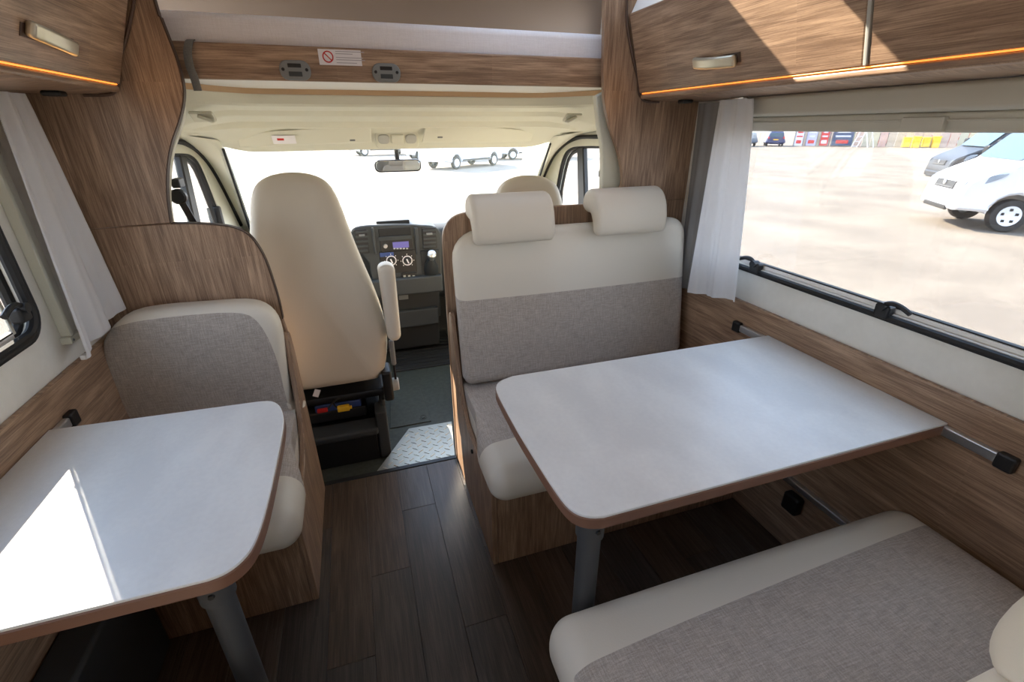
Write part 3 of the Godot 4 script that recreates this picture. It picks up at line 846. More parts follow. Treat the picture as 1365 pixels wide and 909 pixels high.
	t = thing("table_rail", "low aluminium rail for the lowered table on the right wall", "rail", Vector3(WR - 0.02, la.y - 0.02, -0.9))
	part("rail", cbox(WR - 0.034, WR - 0.014, la.y - 0.012, la.y + 0.012, -1.2, -0.55, 0.004, 2), M.alu, t)
	var bp := at_x(1057, 670, WR - 0.03)
	part("bracket", cbox(WR - 0.05, WR - 0.014, bp.y - 0.035, bp.y + 0.035, bp.z - 0.03, bp.z + 0.03, 0.01, 2), M.black, t)

# ---------------------------------------------------------------- benches and cushions
func seat_cushion(x0: float, x1: float, y0: float, y1: float, z0: float, z1: float, r: float) -> Surf:
	var cx := (x0 + x1) / 2; var cz := (z0 + z1) / 2; var hx := (x1 - x0) / 2; var hz := (z1 - z0) / 2
	return rbox(Vector3(x1 - x0, y1 - y0, z1 - z0), r, 5, Vector3i(20, 2, 16)).warp(func(p: Vector3) -> Vector3:
		var k := (1.0 - pow(p.x / hx, 4)) * (1.0 - pow(p.z / hz, 4))
		return Vector3(p.x, p.y + (0.018 * k if p.y > 0 else 0.0), p.z)).mv(cx, (y0 + y1) / 2, cz).warp(func(p: Vector3) -> Vector3:
		var back := smoothstep(0.15, 0.39, absf(p.z - (z0 if cz > -0.8 else z1)))      # narrower between the swept-up side panels
		if x0 > 0.0: return Vector3(maxf(p.x, lerpf(x0, 0.307, back)), p.y, p.z)
		return Vector3(minf(p.x, lerpf(x1, -0.303, back)), p.y, p.z))
func lean(s: Surf, z_low: float, y_low: float, tilt: float) -> Surf:      # upright slab built about z=0 -> leaning on its place
	return s.xf(Transform3D(Basis(), Vector3(0, -y_low, 0))).rot(Vector3.RIGHT, tilt).mv(0, y_low, z_low)
func headrest(x: float, w: float) -> Surf:                                # looped cushion: outline in (z, y), extruded along x
	var o := smooth2(V2([[0.045, 0.000], [0.066, 0.010], [0.074, 0.05], [0.066, 0.108], [0.040, 0.150], [0.0, 0.168], [-0.040, 0.160], [-0.062, 0.135], [-0.064, 0.102], [-0.040, 0.085], [-0.004, 0.078], [0.014, 0.05], [0.022, 0.014]]), 4, true)
	return along(slab_along(o, w, 0.018), x)
# slab for outlines that are not star-shaped: rounded edge, flat triangulated ends
func slab_along(outline: PackedVector2Array, depth: float, r: float) -> Surf:
	var o := ccw(outline.duplicate()); var rows := []; var h := depth / 2
	var k := 4
	for i in k + 1:
		var a := PI / 2 * i / k
		rows.append([r * (1.0 - sin(a)), -h + r - r * cos(a)])
	for i in k + 1:
		var a := PI / 2 * (k - i) / k
		rows.append([r * (1.0 - sin(a)), h - r + r * cos(a)])
	var s := Surf.new(); var rr := []
	for q in rows:
		var row := PackedVector3Array()
		for p in inset(o, q[0]): row.append(Vector3(p.x, p.y, q[1]))
		rr.append(row)
	s.grid(rr, true)
	var inn := inset(o, r); var ti := Geometry2D.triangulate_polygon(inn)
	for i in range(0, ti.size(), 3):
		var A := inn[ti[i]]; var B := inn[ti[i + 1]]; var C := inn[ti[i + 2]]
		if (B - A).cross(C - A) < 0.0:
			var q := B; B = C; C = q
		s.tri(Vector3(A.x, A.y, h), Vector3(B.x, B.y, h), Vector3(C.x, C.y, h))
		s.tri(Vector3(A.x, A.y, -h), Vector3(C.x, C.y, -h), Vector3(B.x, B.y, -h))
	return s
func poly_dist(p: Vector2, poly: PackedVector2Array) -> float:            # > 0 inside
	var d := INF
	for i in poly.size():
		var q := Geometry2D.get_closest_point_to_segment(p, poly[i], poly[(i + 1) % poly.size()])
		d = minf(d, q.distance_to(p))
	return d if Geometry2D.is_point_in_polygon(p, poly) else -d
func side_panel(x: float, zfront: float, zback: float) -> Surf:           # bench side with a swept-up rear, outline in (z, y)
	var dz := signf(zfront - zback)
	var c := smooth2(V2([[zback, 0.66], [zback + dz * 0.012, 0.715], [zback + dz * 0.035, 0.735], [zback + dz * 0.062, 0.71], [zback + dz * 0.085, 0.62], [zback + dz * 0.12, 0.50], [zback + dz * 0.18, 0.40], [zback + dz * 0.28, 0.345], [zfront - dz * 0.06, 0.335]]), 4)
	var o := V2([[zback, 0.0]]); o.append_array(c); o.append_array(V2([[zfront, 0.325], [zfront, 0.0]]))
	return along(prism(o, 0.018, 0.003), x)
func build_benches() -> void:
	# ---- right bench facing the table, back to the cab
	var t := thing("bench_box", "brown wood bench box under the two-seat bench with headrests before the cab", "bench", Vector3(0.8, 0, -1.4))
	part("front_panel", cbox(0.306, WR - 0.017, 0.0, 0.328, -1.125, -1.108, 0.002), M.wood_v, t)
	part("top_board", cbox(0.306, WR - 0.017, 0.312, 0.328, -1.70, -1.127, 0.002), M.wood_v, t)
	t = thing("bench_side_panel", "swept-up wood side panel of the two-seat bench facing the aisle", "panel", Vector3(0.296, 0, -1.4))
	part("board", side_panel(0.296, -1.108, -1.698), M.wood_v, t)
	part("knob", lathe([[0.0001, 0], [0.008, 0], [0.008, 0.006], [0.0001, 0.008]], 12).rot(Vector3.BACK, 90).mv(0.287, 0.30, -1.36), M.black, t)
	t = thing("seat_cushion", "cream leather and grey fabric seat cushion of the bench with two headrests", "cushion", Vector3(0.8, 0.33, -1.3))
	var sp := seat_cushion(0.268, 1.298, 0.337, 0.458, -1.685, -1.015, 0.055).split(func(p: Vector3) -> float: return minf(-1.175 - p.z + 0.03 * pow((p.x - 0.3), 2), p.y - 0.405) )
	part("leather_cover", sp[1], M.leather, t, "cream leather edge", 60.0)
	part("fabric_panel", sp[0], M.fabric, t, "grey woven panel", 60.0)
	t = thing("back_cushion", "two-seat backrest with cream leather top and grey fabric below beside the curtain", "backrest", Vector3(0.8, 0.47, -1.6))
	var o := rrect(0.307, 1.270, 0.478, 1.052, [0.03, 0.03, 0.07, 0.10], 6)
	var bk := slab(dense(o, 0.03), 0.105, 0.035, 0.012, 0.0, 5, 10)
	bk = lean(bk, -1.555, 0.478, -9.5)
	sp = bk.split(func(p: Vector3) -> float: return minf(0.812 - p.y, p.z + 1.59 + 0.168 * (p.y - 0.455)))
	part("leather_cover", sp[1], M.leather, t, "cream leather upper half", 60.0)
	part("fabric_panel", sp[0], M.fabric, t, "grey woven lower half", 60.0)
	for hx in [0.512, 0.972]:
		part("headrest", headrest(0, 0.295).rot(Vector3.RIGHT, -7).mv(hx, 1.008, -1.588), M.leather, t, "cream leather headrest looped over the top", 50.0)
	# ---- left single bench
	t = thing("bench_box", "brown wood box under the single left bench", "bench", Vector3(-0.55, 0, -1.4))
	part("front_panel", cbox(WL + 0.017, -0.300, 0.0, 0.328, -1.178, -1.162, 0.002), M.wood_v, t)
	part("top_board", cbox(WL + 0.017, -0.300, 0.312, 0.328, -1.70, -1.18, 0.002), M.wood_v, t)
	t = thing("bench_side_panel", "swept-up wood side panel of the single left bench facing the aisle", "panel", Vector3(-0.292, 0, -1.4))
	part("board", side_panel(-0.292, -1.162, -1.698), M.wood_v, t)
	t = thing("seat_cushion", "cream leather and grey fabric seat cushion of the single left bench", "cushion", Vector3(-0.55, 0.33, -1.35))
	sp = seat_cushion(WL + 0.02, -0.258, 0.337, 0.458, -1.685, -1.035, 0.055).split(func(p: Vector3) -> float: return minf(-1.215 - p.z, p.y - 0.405))
	part("leather_cover", sp[1], M.leather, t, "cream leather edge", 60.0)
	part("fabric_panel", sp[0], M.fabric, t, "grey woven panel", 60.0)
	t = thing("back_cushion", "single left backrest of grey fabric bordered in cream leather under the wood panel", "backrest", Vector3(-0.55, 0.47, -1.6))
	var zb := -1.575
	var cv := pix_z([[147, 568], [132, 520], [127, 482], [138, 448], [165, 425], [210, 416], [270, 411], [322, 408], [350, 414], [368, 432], [376, 460], [382, 500], [388, 540], [390, 552]], zb)
	bk = slab(smooth2(cv, 3, true), 0.11, 0.04, 0.012, 0.0, 5, 9).mv(0, 0, zb - 0.055)
	var fp := smooth2(pix_z([[150, 590], [122, 520], [118, 488], [132, 452], [166, 433], [220, 424], [275, 419], [315, 417.5], [338, 424], [356, 448], [370, 484], [378, 520], [384, 545], [388, 580]], zb), 3, true)
	sp = bk.split(func(p: Vector3) -> float: return minf(poly_dist(Vector2(p.x, p.y), fp), p.z - (zb - 0.05)))
	part("leather_cover", sp[1], M.leather, t, "cream leather border", 60.0)
	part("fabric_panel", sp[0], M.fabric, t, "grey woven panel", 60.0)
	# ---- left bench facing forwards, mostly below the picture
	t = thing("bench_box", "brown wood box under the forward-facing left cushion beside the table leg", "bench", Vector3(-0.55, 0, -0.3))
	part("front_panel", cbox(WL + 0.017, -0.300, 0.0, 0.328, -0.53, -0.514, 0.002), M.wood_v, t)
	part("top_board", cbox(WL + 0.017, -0.300, 0.312, 0.328, -0.512, 0.10, 0.002), M.wood_v, t)
	t = thing("bench_side_panel", "wood side panel under the forward-facing left cushion", "panel", Vector3(-0.292, 0, -0.2))
	part("board", side_panel(-0.292, -0.53, 0.10), M.wood_v, t)
	t = thing("seat_cushion", "forward-facing left seat cushion just behind the small table's leg", "cushion", Vector3(-0.55, 0.33, -0.25))
	sp = seat_cushion(WL + 0.02, -0.258, 0.337, 0.462, -0.637, 0.09, 0.06).split(func(p: Vector3) -> float: return minf(p.z + 0.50, p.y - 0.415))
	part("leather_cover", sp[1], M.leather, t, "cream leather edge", 60.0)
	part("fabric_panel", sp[0], M.fabric, t, "grey woven panel", 60.0)
	t = thing("back_cushion", "forward-facing left backrest with cream leather top", "backrest", Vector3(-0.55, 0.47, 0.0))
	bk = lean(slab(dense(rrect(WL + 0.02, -0.307, 0.474, 0.90, [0.03, 0.03, 0.09, 0.09], 6), 0.03), 0.105, 0.035, 0.0, 0.012, 5, 8), 0.0, 0.474, 9.5)
	part("leather_cover", bk, M.leather, t, "", 60.0)
	t = thing("heater_duct", "dark grey heater duct along the left wall under the small table", "duct", Vector3(-0.74, 0, -0.85))
	part("cover", cbox(WL + 0.017, -0.692, 0.0, 0.334, -1.155, -0.535, 0.012, 2), M.dash, t)
	# ---- right bench facing forwards
	t = thing("bench_box", "brown wood bench box under the large forward-facing cushion", "bench", Vector3(0.8, 0, -0.3))
	part("front_panel", cbox(0.306, WR - 0.017, 0.0, 0.328, -0.48, -0.464, 0.002), M.wood_v, t)
	part("top_board", cbox(0.306, WR - 0.017, 0.312, 0.328, -0.462, 0.12, 0.002), M.wood_v, t)
	t = thing("bench_side_panel", "wood side panel under the large forward-facing cushion", "panel", Vector3(0.296, 0, -0.2))
	part("board", side_panel(0.296, -0.48, 0.12), M.wood_v, t)
	t = thing("seat_cushion", "large seat cushion with cream leather front and grey fabric beyond the wide table", "cushion", Vector3(0.8, 0.33, -0.25))
	sp = seat_cushion(0.255, 1.300, 0.337, 0.462, -0.598, 0.10, 0.06).split(func(p: Vector3) -> float: return minf(minf(p.z + 0.468 + 0.038 * (p.x - 0.27), p.y - 0.415), p.x - 0.268))
	part("leather_cover", sp[1], M.leather, t, "cream leather edge", 60.0)
	part("fabric_panel", sp[0], M.fabric, t, "grey woven panel", 60.0)
	t = thing("back_cushion", "cream leather backrest of the forward-facing bench with a looped headrest", "backrest", Vector3(0.8, 0.47, 0.0))
	bk = slab(dense(o, 0.03), 0.105, 0.035, 0.012, 0.0, 5, 10)
	bk.rot(Vector3.UP, 180).mv(0.307 + 1.270, 0, 0)
	bk = lean(bk, -0.128, 0.474, 9.5)
	sp = bk.split(func(p: Vector3) -> float: return minf(0.812 - p.y, -(p.z - 0.168 * (p.y - 0.474) + 0.143)))
	part("leather_cover", sp[1], M.leather, t, "cream leather upper half", 60.0)
	part("fabric_panel", sp[0], M.fabric, t, "grey woven lower half", 60.0)
	for hx in [0.512, 0.972]:
		part("headrest", headrest(0, 0.30).rot(Vector3.UP, 180).rot(Vector3.RIGHT, 7).mv(hx + 0.012, 1.022, -0.03), M.leather, t, "cream leather headrest looped over the top", 50.0)

# ---------------------------------------------------------------- tables
func table(t: Node3D, o: PackedVector2Array, leg: Vector2) -> void:
	part("tabletop", flat(prism(inset(ccw(o.duplicate()), 0.0015), 0.006, 0.001), 0.7175), M.laminate, t, "white laminate top", 20.0)
	part("core", flat(prism(o, 0.026, 0.002), 0.7015), M.banding, t, "brown edge banding", 20.0)
	var l := part("leg", lathe([[0.0001, 0.0], [0.045, 0.0], [0.045, 0.008], [0.025, 0.014], [0.025, 0.60], [0.030, 0.605], [0.030, 0.655], [0.024, 0.662], [0.024, 0.688], [0.0001, 0.688]], 24).mv(leg.x, 0.001, leg.y), M.leg, t, "grey column leg")
	part("leg_bolt", lathe([[0.0001, 0], [0.006, 0], [0.005, 0.004], [0.0001, 0.004]], 10).rot(Vector3.RIGHT, 90).mv(leg.x + 0.002, 0.635, leg.y + 0.029), M.black, l)
	part("leg_bracket", cbox(leg.x - 0.05, leg.x + 0.05, 0.680, 0.6885, leg.y - 0.04, leg.y + 0.04, 0.003), M.leg, t)
func build_tables() -> void:
	var t := thing("dining_table", "wide white laminate table with brown edge between the facing right benches", "table", Vector3(0.8, 0, -0.85))
	var o := PackedVector2Array()
	for px in [[682.4, 500.8], [667, 507], [660.8, 514.7], [663.9, 527], [688.5, 573], [713, 613], [734.7, 647], [753, 671.7], [768.6, 684], [787, 689], [805.5, 688.6]]:
		var q := at_y(px[0], px[1], 0.7205); o.append(Vector2(q.x, q.z))
	o = smooth2(o, 3)
	o.append(Vector2(WR - 0.018, -0.568)); o.append(Vector2(WR - 0.018, -1.128))
	table(t, o, Vector2(0.375, -0.635))
	t = thing("dining_table", "smaller white laminate table with rounded corners in the sunlight of the left window", "table", Vector3(-0.55, 0, -0.9))
	var ol := PackedVector2Array()
	for px in [[345, 534.5], [362, 534], [373, 540], [378, 552], [378, 567], [374, 592], [366, 632], [357, 672], [347, 706], [335, 732], [318, 751], [297, 765], [275, 773.5]]:
		var q := at_y(px[0], px[1], 0.7205); ol.append(Vector2(q.x, q.z))
	ol = smooth2(ol, 3)
	var zn := ol[ol.size() - 1].y; var zf := ol[0].y
	ol.append(Vector2(WL + 0.018, zn)); ol.append(Vector2(WL + 0.018, zf - 0.02))
	table(t, ol, Vector2(-0.335, -0.72))

# ---------------------------------------------------------------- curtains
func curtain(top: Array, bot: Array, x: float, amp: float, waves: float, ph: float) -> Surf:   # top / bottom: [[z, y] at one side, [z, y] at the other]
	var rows := []; var back := []
	for i in 25:
		var v := i / 24.0; var row := PackedVector3Array(); var rb := PackedVector3Array()
		for j in 41:
			var u := j / 40.0
			var a := Vector2(lerpf(top[0][0], top[1][0], u), lerpf(top[0][1], top[1][1], u))
			var b := Vector2(lerpf(bot[0][0], bot[1][0], u), lerpf(bot[0][1], bot[1][1], u))
			var vz := pow(v, 0.8)
			var q := Vector2(lerpf(a.x, b.x, vz), lerpf(a.y, b.y, v))
			var d := amp * (sin(u * TAU * waves + ph + v * 0.7) + 0.35 * sin(u * TAU * waves * 2.3 + 1.0 + ph)) * (0.6 + 0.5 * v)
			row.append(Vector3(x + d, q.y, q.x)); rb.append(Vector3(x + d - 0.0016, q.y, q.x))
		rows.append(row); back.append(rb)
	var s := Surf.new().grid(rows); s.add(Surf.new().grid(back).flip())
	s.add(Surf.new().grid([rows[24], back[24]]))
	return s
func build_curtains() -> void:
	var t := thing("curtain", "white curtain hanging between the left window and the tall wood panel", "curtain", Vector3(-0.74, 0.84, -1.55))
	part("cloth", curtain([[-1.600, 1.462], [-1.47, 1.462]], [[-1.672, 0.872], [-1.40, 0.828]], -0.742, 0.011, 2.2, 0.5), M.curtain, t, "", 60.0)
	part("hem_clip", cbox(-0.752, -0.738, 0.822, 0.836, -1.425, -1.405, 0.003), M.white, t)
	t = thing("curtain", "white curtain beside the large right window behind the two-seat backrest", "curtain", Vector3(1.24, 0.78, -1.36))
	part("cloth", curtain([[-1.492, 1.462], [-1.325, 1.460]], [[-1.500, 0.768], [-1.225, 0.818]], 1.238, 0.011, 2.3, 2.0), M.curtain, t, "", 60.0)
	part("rail_clip", cbox(1.222, 1.242, 1.4605, 1.4665, -1.42, -1.36, 0.002), M.chrome, t, "bright metal rail clip")
	t = thing("curtain", "grey curtain hanging between the white curtain and the tall right panel", "curtain", Vector3(1.29, 0.75, -1.58))
	part("cloth", curtain([[-1.665, 1.460], [-1.49, 1.460]], [[-1.640, 0.745], [-1.50, 0.757]], 1.290, 0.006, 2.0, 1.0), M.drape, t, "", 60.0)

# ---------------------------------------------------------------- cab furniture
func seat_outline(cx: float, y0: float, ytop: float, k: float) -> PackedVector2Array:
	var h := ytop - y0; var pts := []
	# half widths from the bottom up, share of the height
	var prof := [[0.0, 0.165], [0.015, 0.215], [0.06, 0.245], [0.18, 0.268], [0.30, 0.270], [0.45, 0.248], [0.60, 0.213], [0.75, 0.180], [0.88, 0.155], [0.95, 0.128], [0.985, 0.085], [1.0, 0.03]]
	for p in prof: pts.append([cx + p[1] * k, y0 + p[0] * h])
	for i in range(prof.size() - 1, -1, -1): pts.append([cx - prof[i][1] * k, y0 + prof[i][0] * h])
	return smooth2(V2(pts), 3, true)
func cab_seat(t: Node3D, cx: float, z: float, y0: float, ytop: float, arm: bool) -> void:
	part("backrest", lean(slab(seat_outline(cx, y0, ytop, 1.0), 0.13, 0.05, 0.025, 0.0, 6, 8), z - 0.06, y0, -4.0), M.seat, t, "beige leather seat shell", 60.0)
	part("seat_pad", rbox(Vector3(0.50, 0.13, 0.46), 0.05, 4, Vector3i(4, 1, 4)).mv(cx, y0 + 0.06, z - 0.36), M.seat, t)
	part("pedestal", cbox(cx - 0.20, cx + 0.20, -0.03, 0.10, z - 0.52, z - 0.08, 0.02), M.black, t, "black seat pedestal")
	part("swivel_plate", cbox(cx - 0.23, cx + 0.23, 0.245, 0.285, z - 0.54, z - 0.06, 0.012), M.black, t)
	if arm:
		part("armrest", rbox(Vector3(0.062, 0.335, 0.10), 0.028, 4, Vector3i(1, 4, 1)).warp(func(p: Vector3) -> Vector3: return Vector3(p.x * (1.0 + 0.10 * p.y / 0.17), p.y, p.z)).mv(cx + 0.300, 0.715, z - 0.02), M.leather, t, "upright cream armrest", 60.0)
		part("recline_lever", rbox(Vector3(0.022, 0.12, 0.03), 0.009, 3).mv(cx + 0.285, 0.475, z - 0.03), M.grey, t)
		part("lever_arm", cbox(cx + 0.279, cx + 0.289, 0.33, 0.43, z - 0.035, z - 0.02, 0.003), M.black, t)
		part("adjusting_wheel", lathe([[0.0001, -0.016], [0.026, -0.016], [0.03, -0.012], [0.03, 0.012], [0.026, 0.016], [0.0001, 0.016]], 20).rot(Vector3.BACK, 90).mv(cx + 0.28, 0.315, z - 0.03), M.pale_grey, t, "pale grey knob")
		part("hinge_cover", cbox(cx + 0.225, cx + 0.268, 0.25, 0.40, z - 0.10, z + 0.01, 0.012, 2), M.black, t)
		part("side_skirt", cbox(cx + 0.20, cx + 0.225, -0.02, 0.25, z - 0.30, z - 0.02, 0.01), M.dash, t)
func build_cab() -> void:
	var z := -1.90
	var t := thing("driver_seat", "beige leather driver's seat with its back to the aisle and an upright armrest", "seat", Vector3(-0.22, -0.03, z - 0.3))
	cab_seat(t, -0.218, z, 0.352, 1.232, true)
	t = thing("passenger_seat", "beige leather passenger seat behind the wood panel of the two-seat bench", "seat", Vector3(0.745, -0.03, z - 0.3))
	cab_seat(t, 0.745, z - 0.04, 0.31, 1.188, false)
	# what stands under the driver's seat
	t = thing("battery", "dark blue battery box under the driver's seat", "battery", Vector3(-0.2, 0.152, -2.0))
	part("case", cbox(-0.36, -0.08, 0.152, 0.205, -2.08, -1.965, 0.008, 2), M.dash_dark, t)
	part("blue_lid", cbox(-0.30, -0.10, 0.206, 0.243, -2.05, -1.965, 0.006, 2), M.blue, t, "blue lid")
	part("tag", box(-0.012, 0.012, -0.018, 0.018, -0.001, 0.001).rot(Vector3.BACK, -25).mv(at_z(422, 524, -1.925).x, at_z(422, 524, -1.925).y, -1.925), M.sticker, t, "white paper tag")
	var q := at_z(430, 547, -1.93)
	t = thing("cable_connector", "red plug on the wiring under the driver's seat", "connector", q)
	part("plug", cbox(q.x - 0.022, q.x + 0.022, q.y - 0.007, q.y + 0.007, q.z - 0.01, q.z + 0.01, 0.003), M.red, t)
	part("cable", tube(smooth3(PackedVector3Array([q + Vector3(0.02, 0, 0), q + Vector3(0.06, 0.03, -0.02), q + Vector3(0.1, 0.02, -0.05)]), 5), 0.004, 6), M.black, t)
	q = at_z(458, 544, -1.93)
	t = thing("cable_connector", "yellow plug on the wiring under the driver's seat", "connector", q)
	part("plug", cbox(q.x - 0.026, q.x + 0.026, q.y - 0.013, q.y + 0.013, q.z - 0.012, q.z + 0.012, 0.005, 2), M.yellow, t)
	part("pin", cbox(q.x + 0.02, q.x + 0.036, q.y - 0.006, q.y + 0.006, q.z - 0.006, q.z + 0.006, 0.002), M.yellow, t)
	part("cable", tube(smooth3(PackedVector3Array([q + Vector3(-0.02, 0, 0), q + Vector3(-0.04, 0.02, -0.02), q + Vector3(-0.03, 0.05, -0.06)]), 5), 0.004, 6), M.black, t)
	# step cover before the seat pedestal
	t = thing("seat_box_cover", "dark plastic cover over the seat box beside the tread plate", "cover", Vector3(-0.2, -0.03, -1.86))
	part("shelf", cbox(-0.36, -0.04, 0.115, 0.150, -1.95, -1.84, 0.012, 2), M.dash, t)
	part("front", cbox(-0.36, -0.05, -0.03, 0.115, -1.93, -1.86, 0.006), M.black, t)
	part("side_post", cbox(-0.045, 0.005, -0.03, 0.22, -1.96, -1.86, 0.01), M.dash, t)
	# tread plate
	t = thing("tread_plate", "bright aluminium tread plate on the floor at the entrance to the cab", "plate", Vector3(0.13, -0.03, -1.87))
	var po := PackedVector2Array()
	for px in [[498, 633.5], [607, 611.5], [602, 561.5], [545, 571]]:
		var g := at_y(px[0], px[1], -0.002); po.append(Vector2(g.x, g.z))
	part("sheet", flat(prism(po, 0.004, 0.001), -0.004), mat(rgb(176, 173, 162), 0.42, 0.85), t)  # same metal as the treads, toned down so their painted highlights stand out
	part("support", flat(prism(inset(ccw(po.duplicate()), 0.006), 0.022), -0.0175), M.dash_dark, t)
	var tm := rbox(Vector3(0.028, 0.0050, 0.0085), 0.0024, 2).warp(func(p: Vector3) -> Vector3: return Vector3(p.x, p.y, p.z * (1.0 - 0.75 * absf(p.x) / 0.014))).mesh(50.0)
	var inn := inset(ccw(po.duplicate()), 0.012)
	for i in 30:
		for j in 18:
			var c := Vector2(-0.2 + i * 0.024, -2.06 + j * 0.024)
			if (i + j) % 2 == 1 or not Geometry2D.is_point_in_polygon(c, inn): continue
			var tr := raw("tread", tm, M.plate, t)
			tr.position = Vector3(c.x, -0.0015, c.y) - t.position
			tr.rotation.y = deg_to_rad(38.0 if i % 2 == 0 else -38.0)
	# cab floor hatch and rubber mat
	t = thing("floor_hatch", "dark grey hatch with a round lock in the cab floor", "hatch", Vector3(0.15, -0.03, -2.2))
	var ho := PackedVector2Array()
	for px in [[520, 572], [575, 562], [560, 519], [520, 523]]:
		var g := at_y(px[0], px[1], -0.03); ho.append(Vector2(g.x, g.z))
	part("lid", flat(prism(ho, 0.006, 0.002), -0.027), M.cabfloor, t)
	var hl := at_y(564, 556, -0.024)
	part("lock", lathe([[0.0001, 0], [0.022, 0], [0.022, 0.003], [0.016, 0.003], [0.016, 0.001], [0.012, 0.001], [0.011, 0.004], [0.0001, 0.004]], 24).mv(hl.x, -0.025, hl.z), M.cabfloor, t)
	t = thing("rubber_mat", "black ribbed rubber mat in the footwell under the dashboard", "mat", Vector3(0.3, -0.03, -2.9))
	part("sheet", cbox(0.09, 0.52, -0.03, -0.02, -3.25, -2.70, 0.004), M.mat_rubber, t)
	for i in 9:
		part("rib", cbox(0.10, 0.51, -0.0205, -0.014, -2.72 - i * 0.05 - 0.008, -2.72 - i * 0.05 + 0.008, 0.003), M.mat_rubber, t)
	dashboard()
	# mirror
	t = thing("rear_view_mirror", "black rear view mirror hanging from the windscreen header", "mirror", at_z(531, 221, -2.64))
	var mc := at_z(531, 221, -2.64)
	part("housing", slab(dense(rrect(mc.x - 0.120, mc.x + 0.120, mc.y - 0.031, mc.y + 0.031, 0.026, 6), 0.03), 0.03, 0.010).rot(Vector3.UP, 0).mv(0, 0, mc.z - 0.014), M.black, t)
	part("glass", prism(rrect(mc.x - 0.112, mc.x + 0.112, mc.y - 0.025, mc.y + 0.025, 0.021, 6), 0.004, 0.001).mv(0, 0, mc.z + 0.0015), M.mirror, t)
	part("stem", tube(PackedVector3Array([mc + Vector3(0, 0.02, -0.02), mc + Vector3(0, 0.07, -0.03), mc + Vector3(-0.003, 0.125, -0.0)]), 0.012, 8), M.black, t)
	part("mount", cbox(mc.x - 0.10, mc.x + 0.10, mc.y + 0.112, mc.y + 0.124, mc.z + 0.01, mc.z + 0.06, 0.005), M.black, t)
	# ceiling console lamp
	var lc := at_z(530, 187, -2.52)
	t = thing("cab_ceiling_lamp", "cream ceiling lamp console above the rear view mirror", "lamp", lc)
	var tiltc := -52.0
	part("housing", slab(dense(rrect(-0.105, 0.105, -0.050, 0.050, 0.02, 4), 0.03), 0.03, 0.010).rot(Vector3.RIGHT, -tiltc * 0.45).mv(lc.x, lc.y + 0.012, lc.z - 0.012), M.cream, t)
	for s in [-1, 1]:
		part("lens", slab(dense(rrect(s * 0.065 - 0.027, s * 0.065 + 0.027, -0.022, 0.022, 0.018, 4), 0.02), 0.012, 0.004).rot(Vector3.RIGHT, -tiltc * 0.45).mv(lc.x, lc.y + 0.006, lc.z + 0.004), M.pale_grey, t, "ribbed grey lens")
	part("switch", slab(dense(rrect(-0.030, 0.030, -0.022, 0.022, 0.006, 3), 0.02), 0.012, 0.004).rot(Vector3.RIGHT, -tiltc * 0.45).mv(lc.x, lc.y + 0.006, lc.z + 0.004), M.cream, t)
	# sun visors
	for s in 2:
		var pts: Array = [[315, 188], [314, 178], [400, 172], [494, 166], [496, 190], [400, 194], [316, 197]] if s == 0 else [[564, 190], [566, 166], [630, 167], [700, 173], [712, 178], [712, 190], [640, 190]]
		var vo := pix_z(pts, -2.46)
		t = thing("sun_visor", "cream sun visor folded up above the %s side of the windscreen" % ["driver's", "passenger"][s], "visor", Vector3(vo[0].x, vo[0].y, -2.46))
		part("flap", slab(dense(vo, 0.03), 0.018, 0.007).warp(func(p: Vector3) -> Vector3: return Vector3(p.x, p.y, p.z - 2.46 - (1.37 - p.y) * 0.9)), M.cream, t)
		if s == 0:
			var sa := at_z(360, 181, -2.43); var sb := at_z(394, 192, -2.43)
			part("label_sheet", box(sa.x, sb.x, sb.y, sa.y, -0.001, 0.001).warp(func(p: Vector3) -> Vector3: return Vector3(p.x, p.y, p.z - 2.446 - (1.37 - p.y) * 0.9)), M.sticker, t, "white label")
			part("label_mark", box(sa.x + 0.02, sa.x + 0.048, (sa.y + sb.y) / 2 - 0.003, (sa.y + sb.y) / 2 + 0.006, 0.0, 0.0015).warp(func(p: Vector3) -> Vector3: return Vector3(p.x, p.y, p.z - 2.446 - (1.37 - p.y) * 0.9)), M.red, t)
		var cp := at_z([470, 587][s], [187, 183][s], -2.44)
		part("clip", cbox(cp.x - 0.012, cp.x + 0.012, cp.y - 0.004, cp.y + 0.004, -2.452, -2.442, 0.002), M.grey, t)
	# visor hooks high in the corners
	for s in 2:
		var hp := at_z([270, 764][s], [157, 158][s], -2.02)
		t = thing("curtain_hook", "cream plastic blackout curtain hook on the %s cab headliner corner" % ["driver's", "passenger"][s], "hook", hp)
		part("base_plate", cbox(-0.036, 0.036, -0.028, 0.028, -0.006, 0.006, 0.005, 2).rot(Vector3.RIGHT, 62).mv(hp.x, hp.y + 0.004, hp.z - 0.01), M.cream, t)
		part("hook", rbox(Vector3(0.05, 0.012, 0.03), 0.005, 2).rot(Vector3.BACK, -22 if s == 0 else 22).mv(hp.x + (0.012 if s == 0 else -0.012), hp.y - 0.004, hp.z + 0.006), M.cream, t)
	# belts at the door pillars
	for s in 2:
		var b0 := at_z([236, 806][s], [244, 232][s], -1.80); var b1 := at_z([238, 807][s], [262, 245][s], -1.80)
		t = thing("seat_belt", "black belt guide and webbing on the %s door pillar" % ["driver's", "passenger"][s], "seat belt", b1)
		part("height_slide", cbox(b0.x - 0.012, b0.x + 0.012, b0.y - 0.014, b0.y + 0.014, b0.z - 0.035, b0.z + 0.02, 0.005, 2), M.black, t)
		part("anchor", lathe([[0.0001, -0.014], [0.019, -0.014], [0.024, -0.008], [0.024, 0.008], [0.019, 0.014], [0.0001, 0.014]], 16).rot(Vector3.RIGHT, 90).mv(b1.x, b1.y, b1.z), M.black, t)
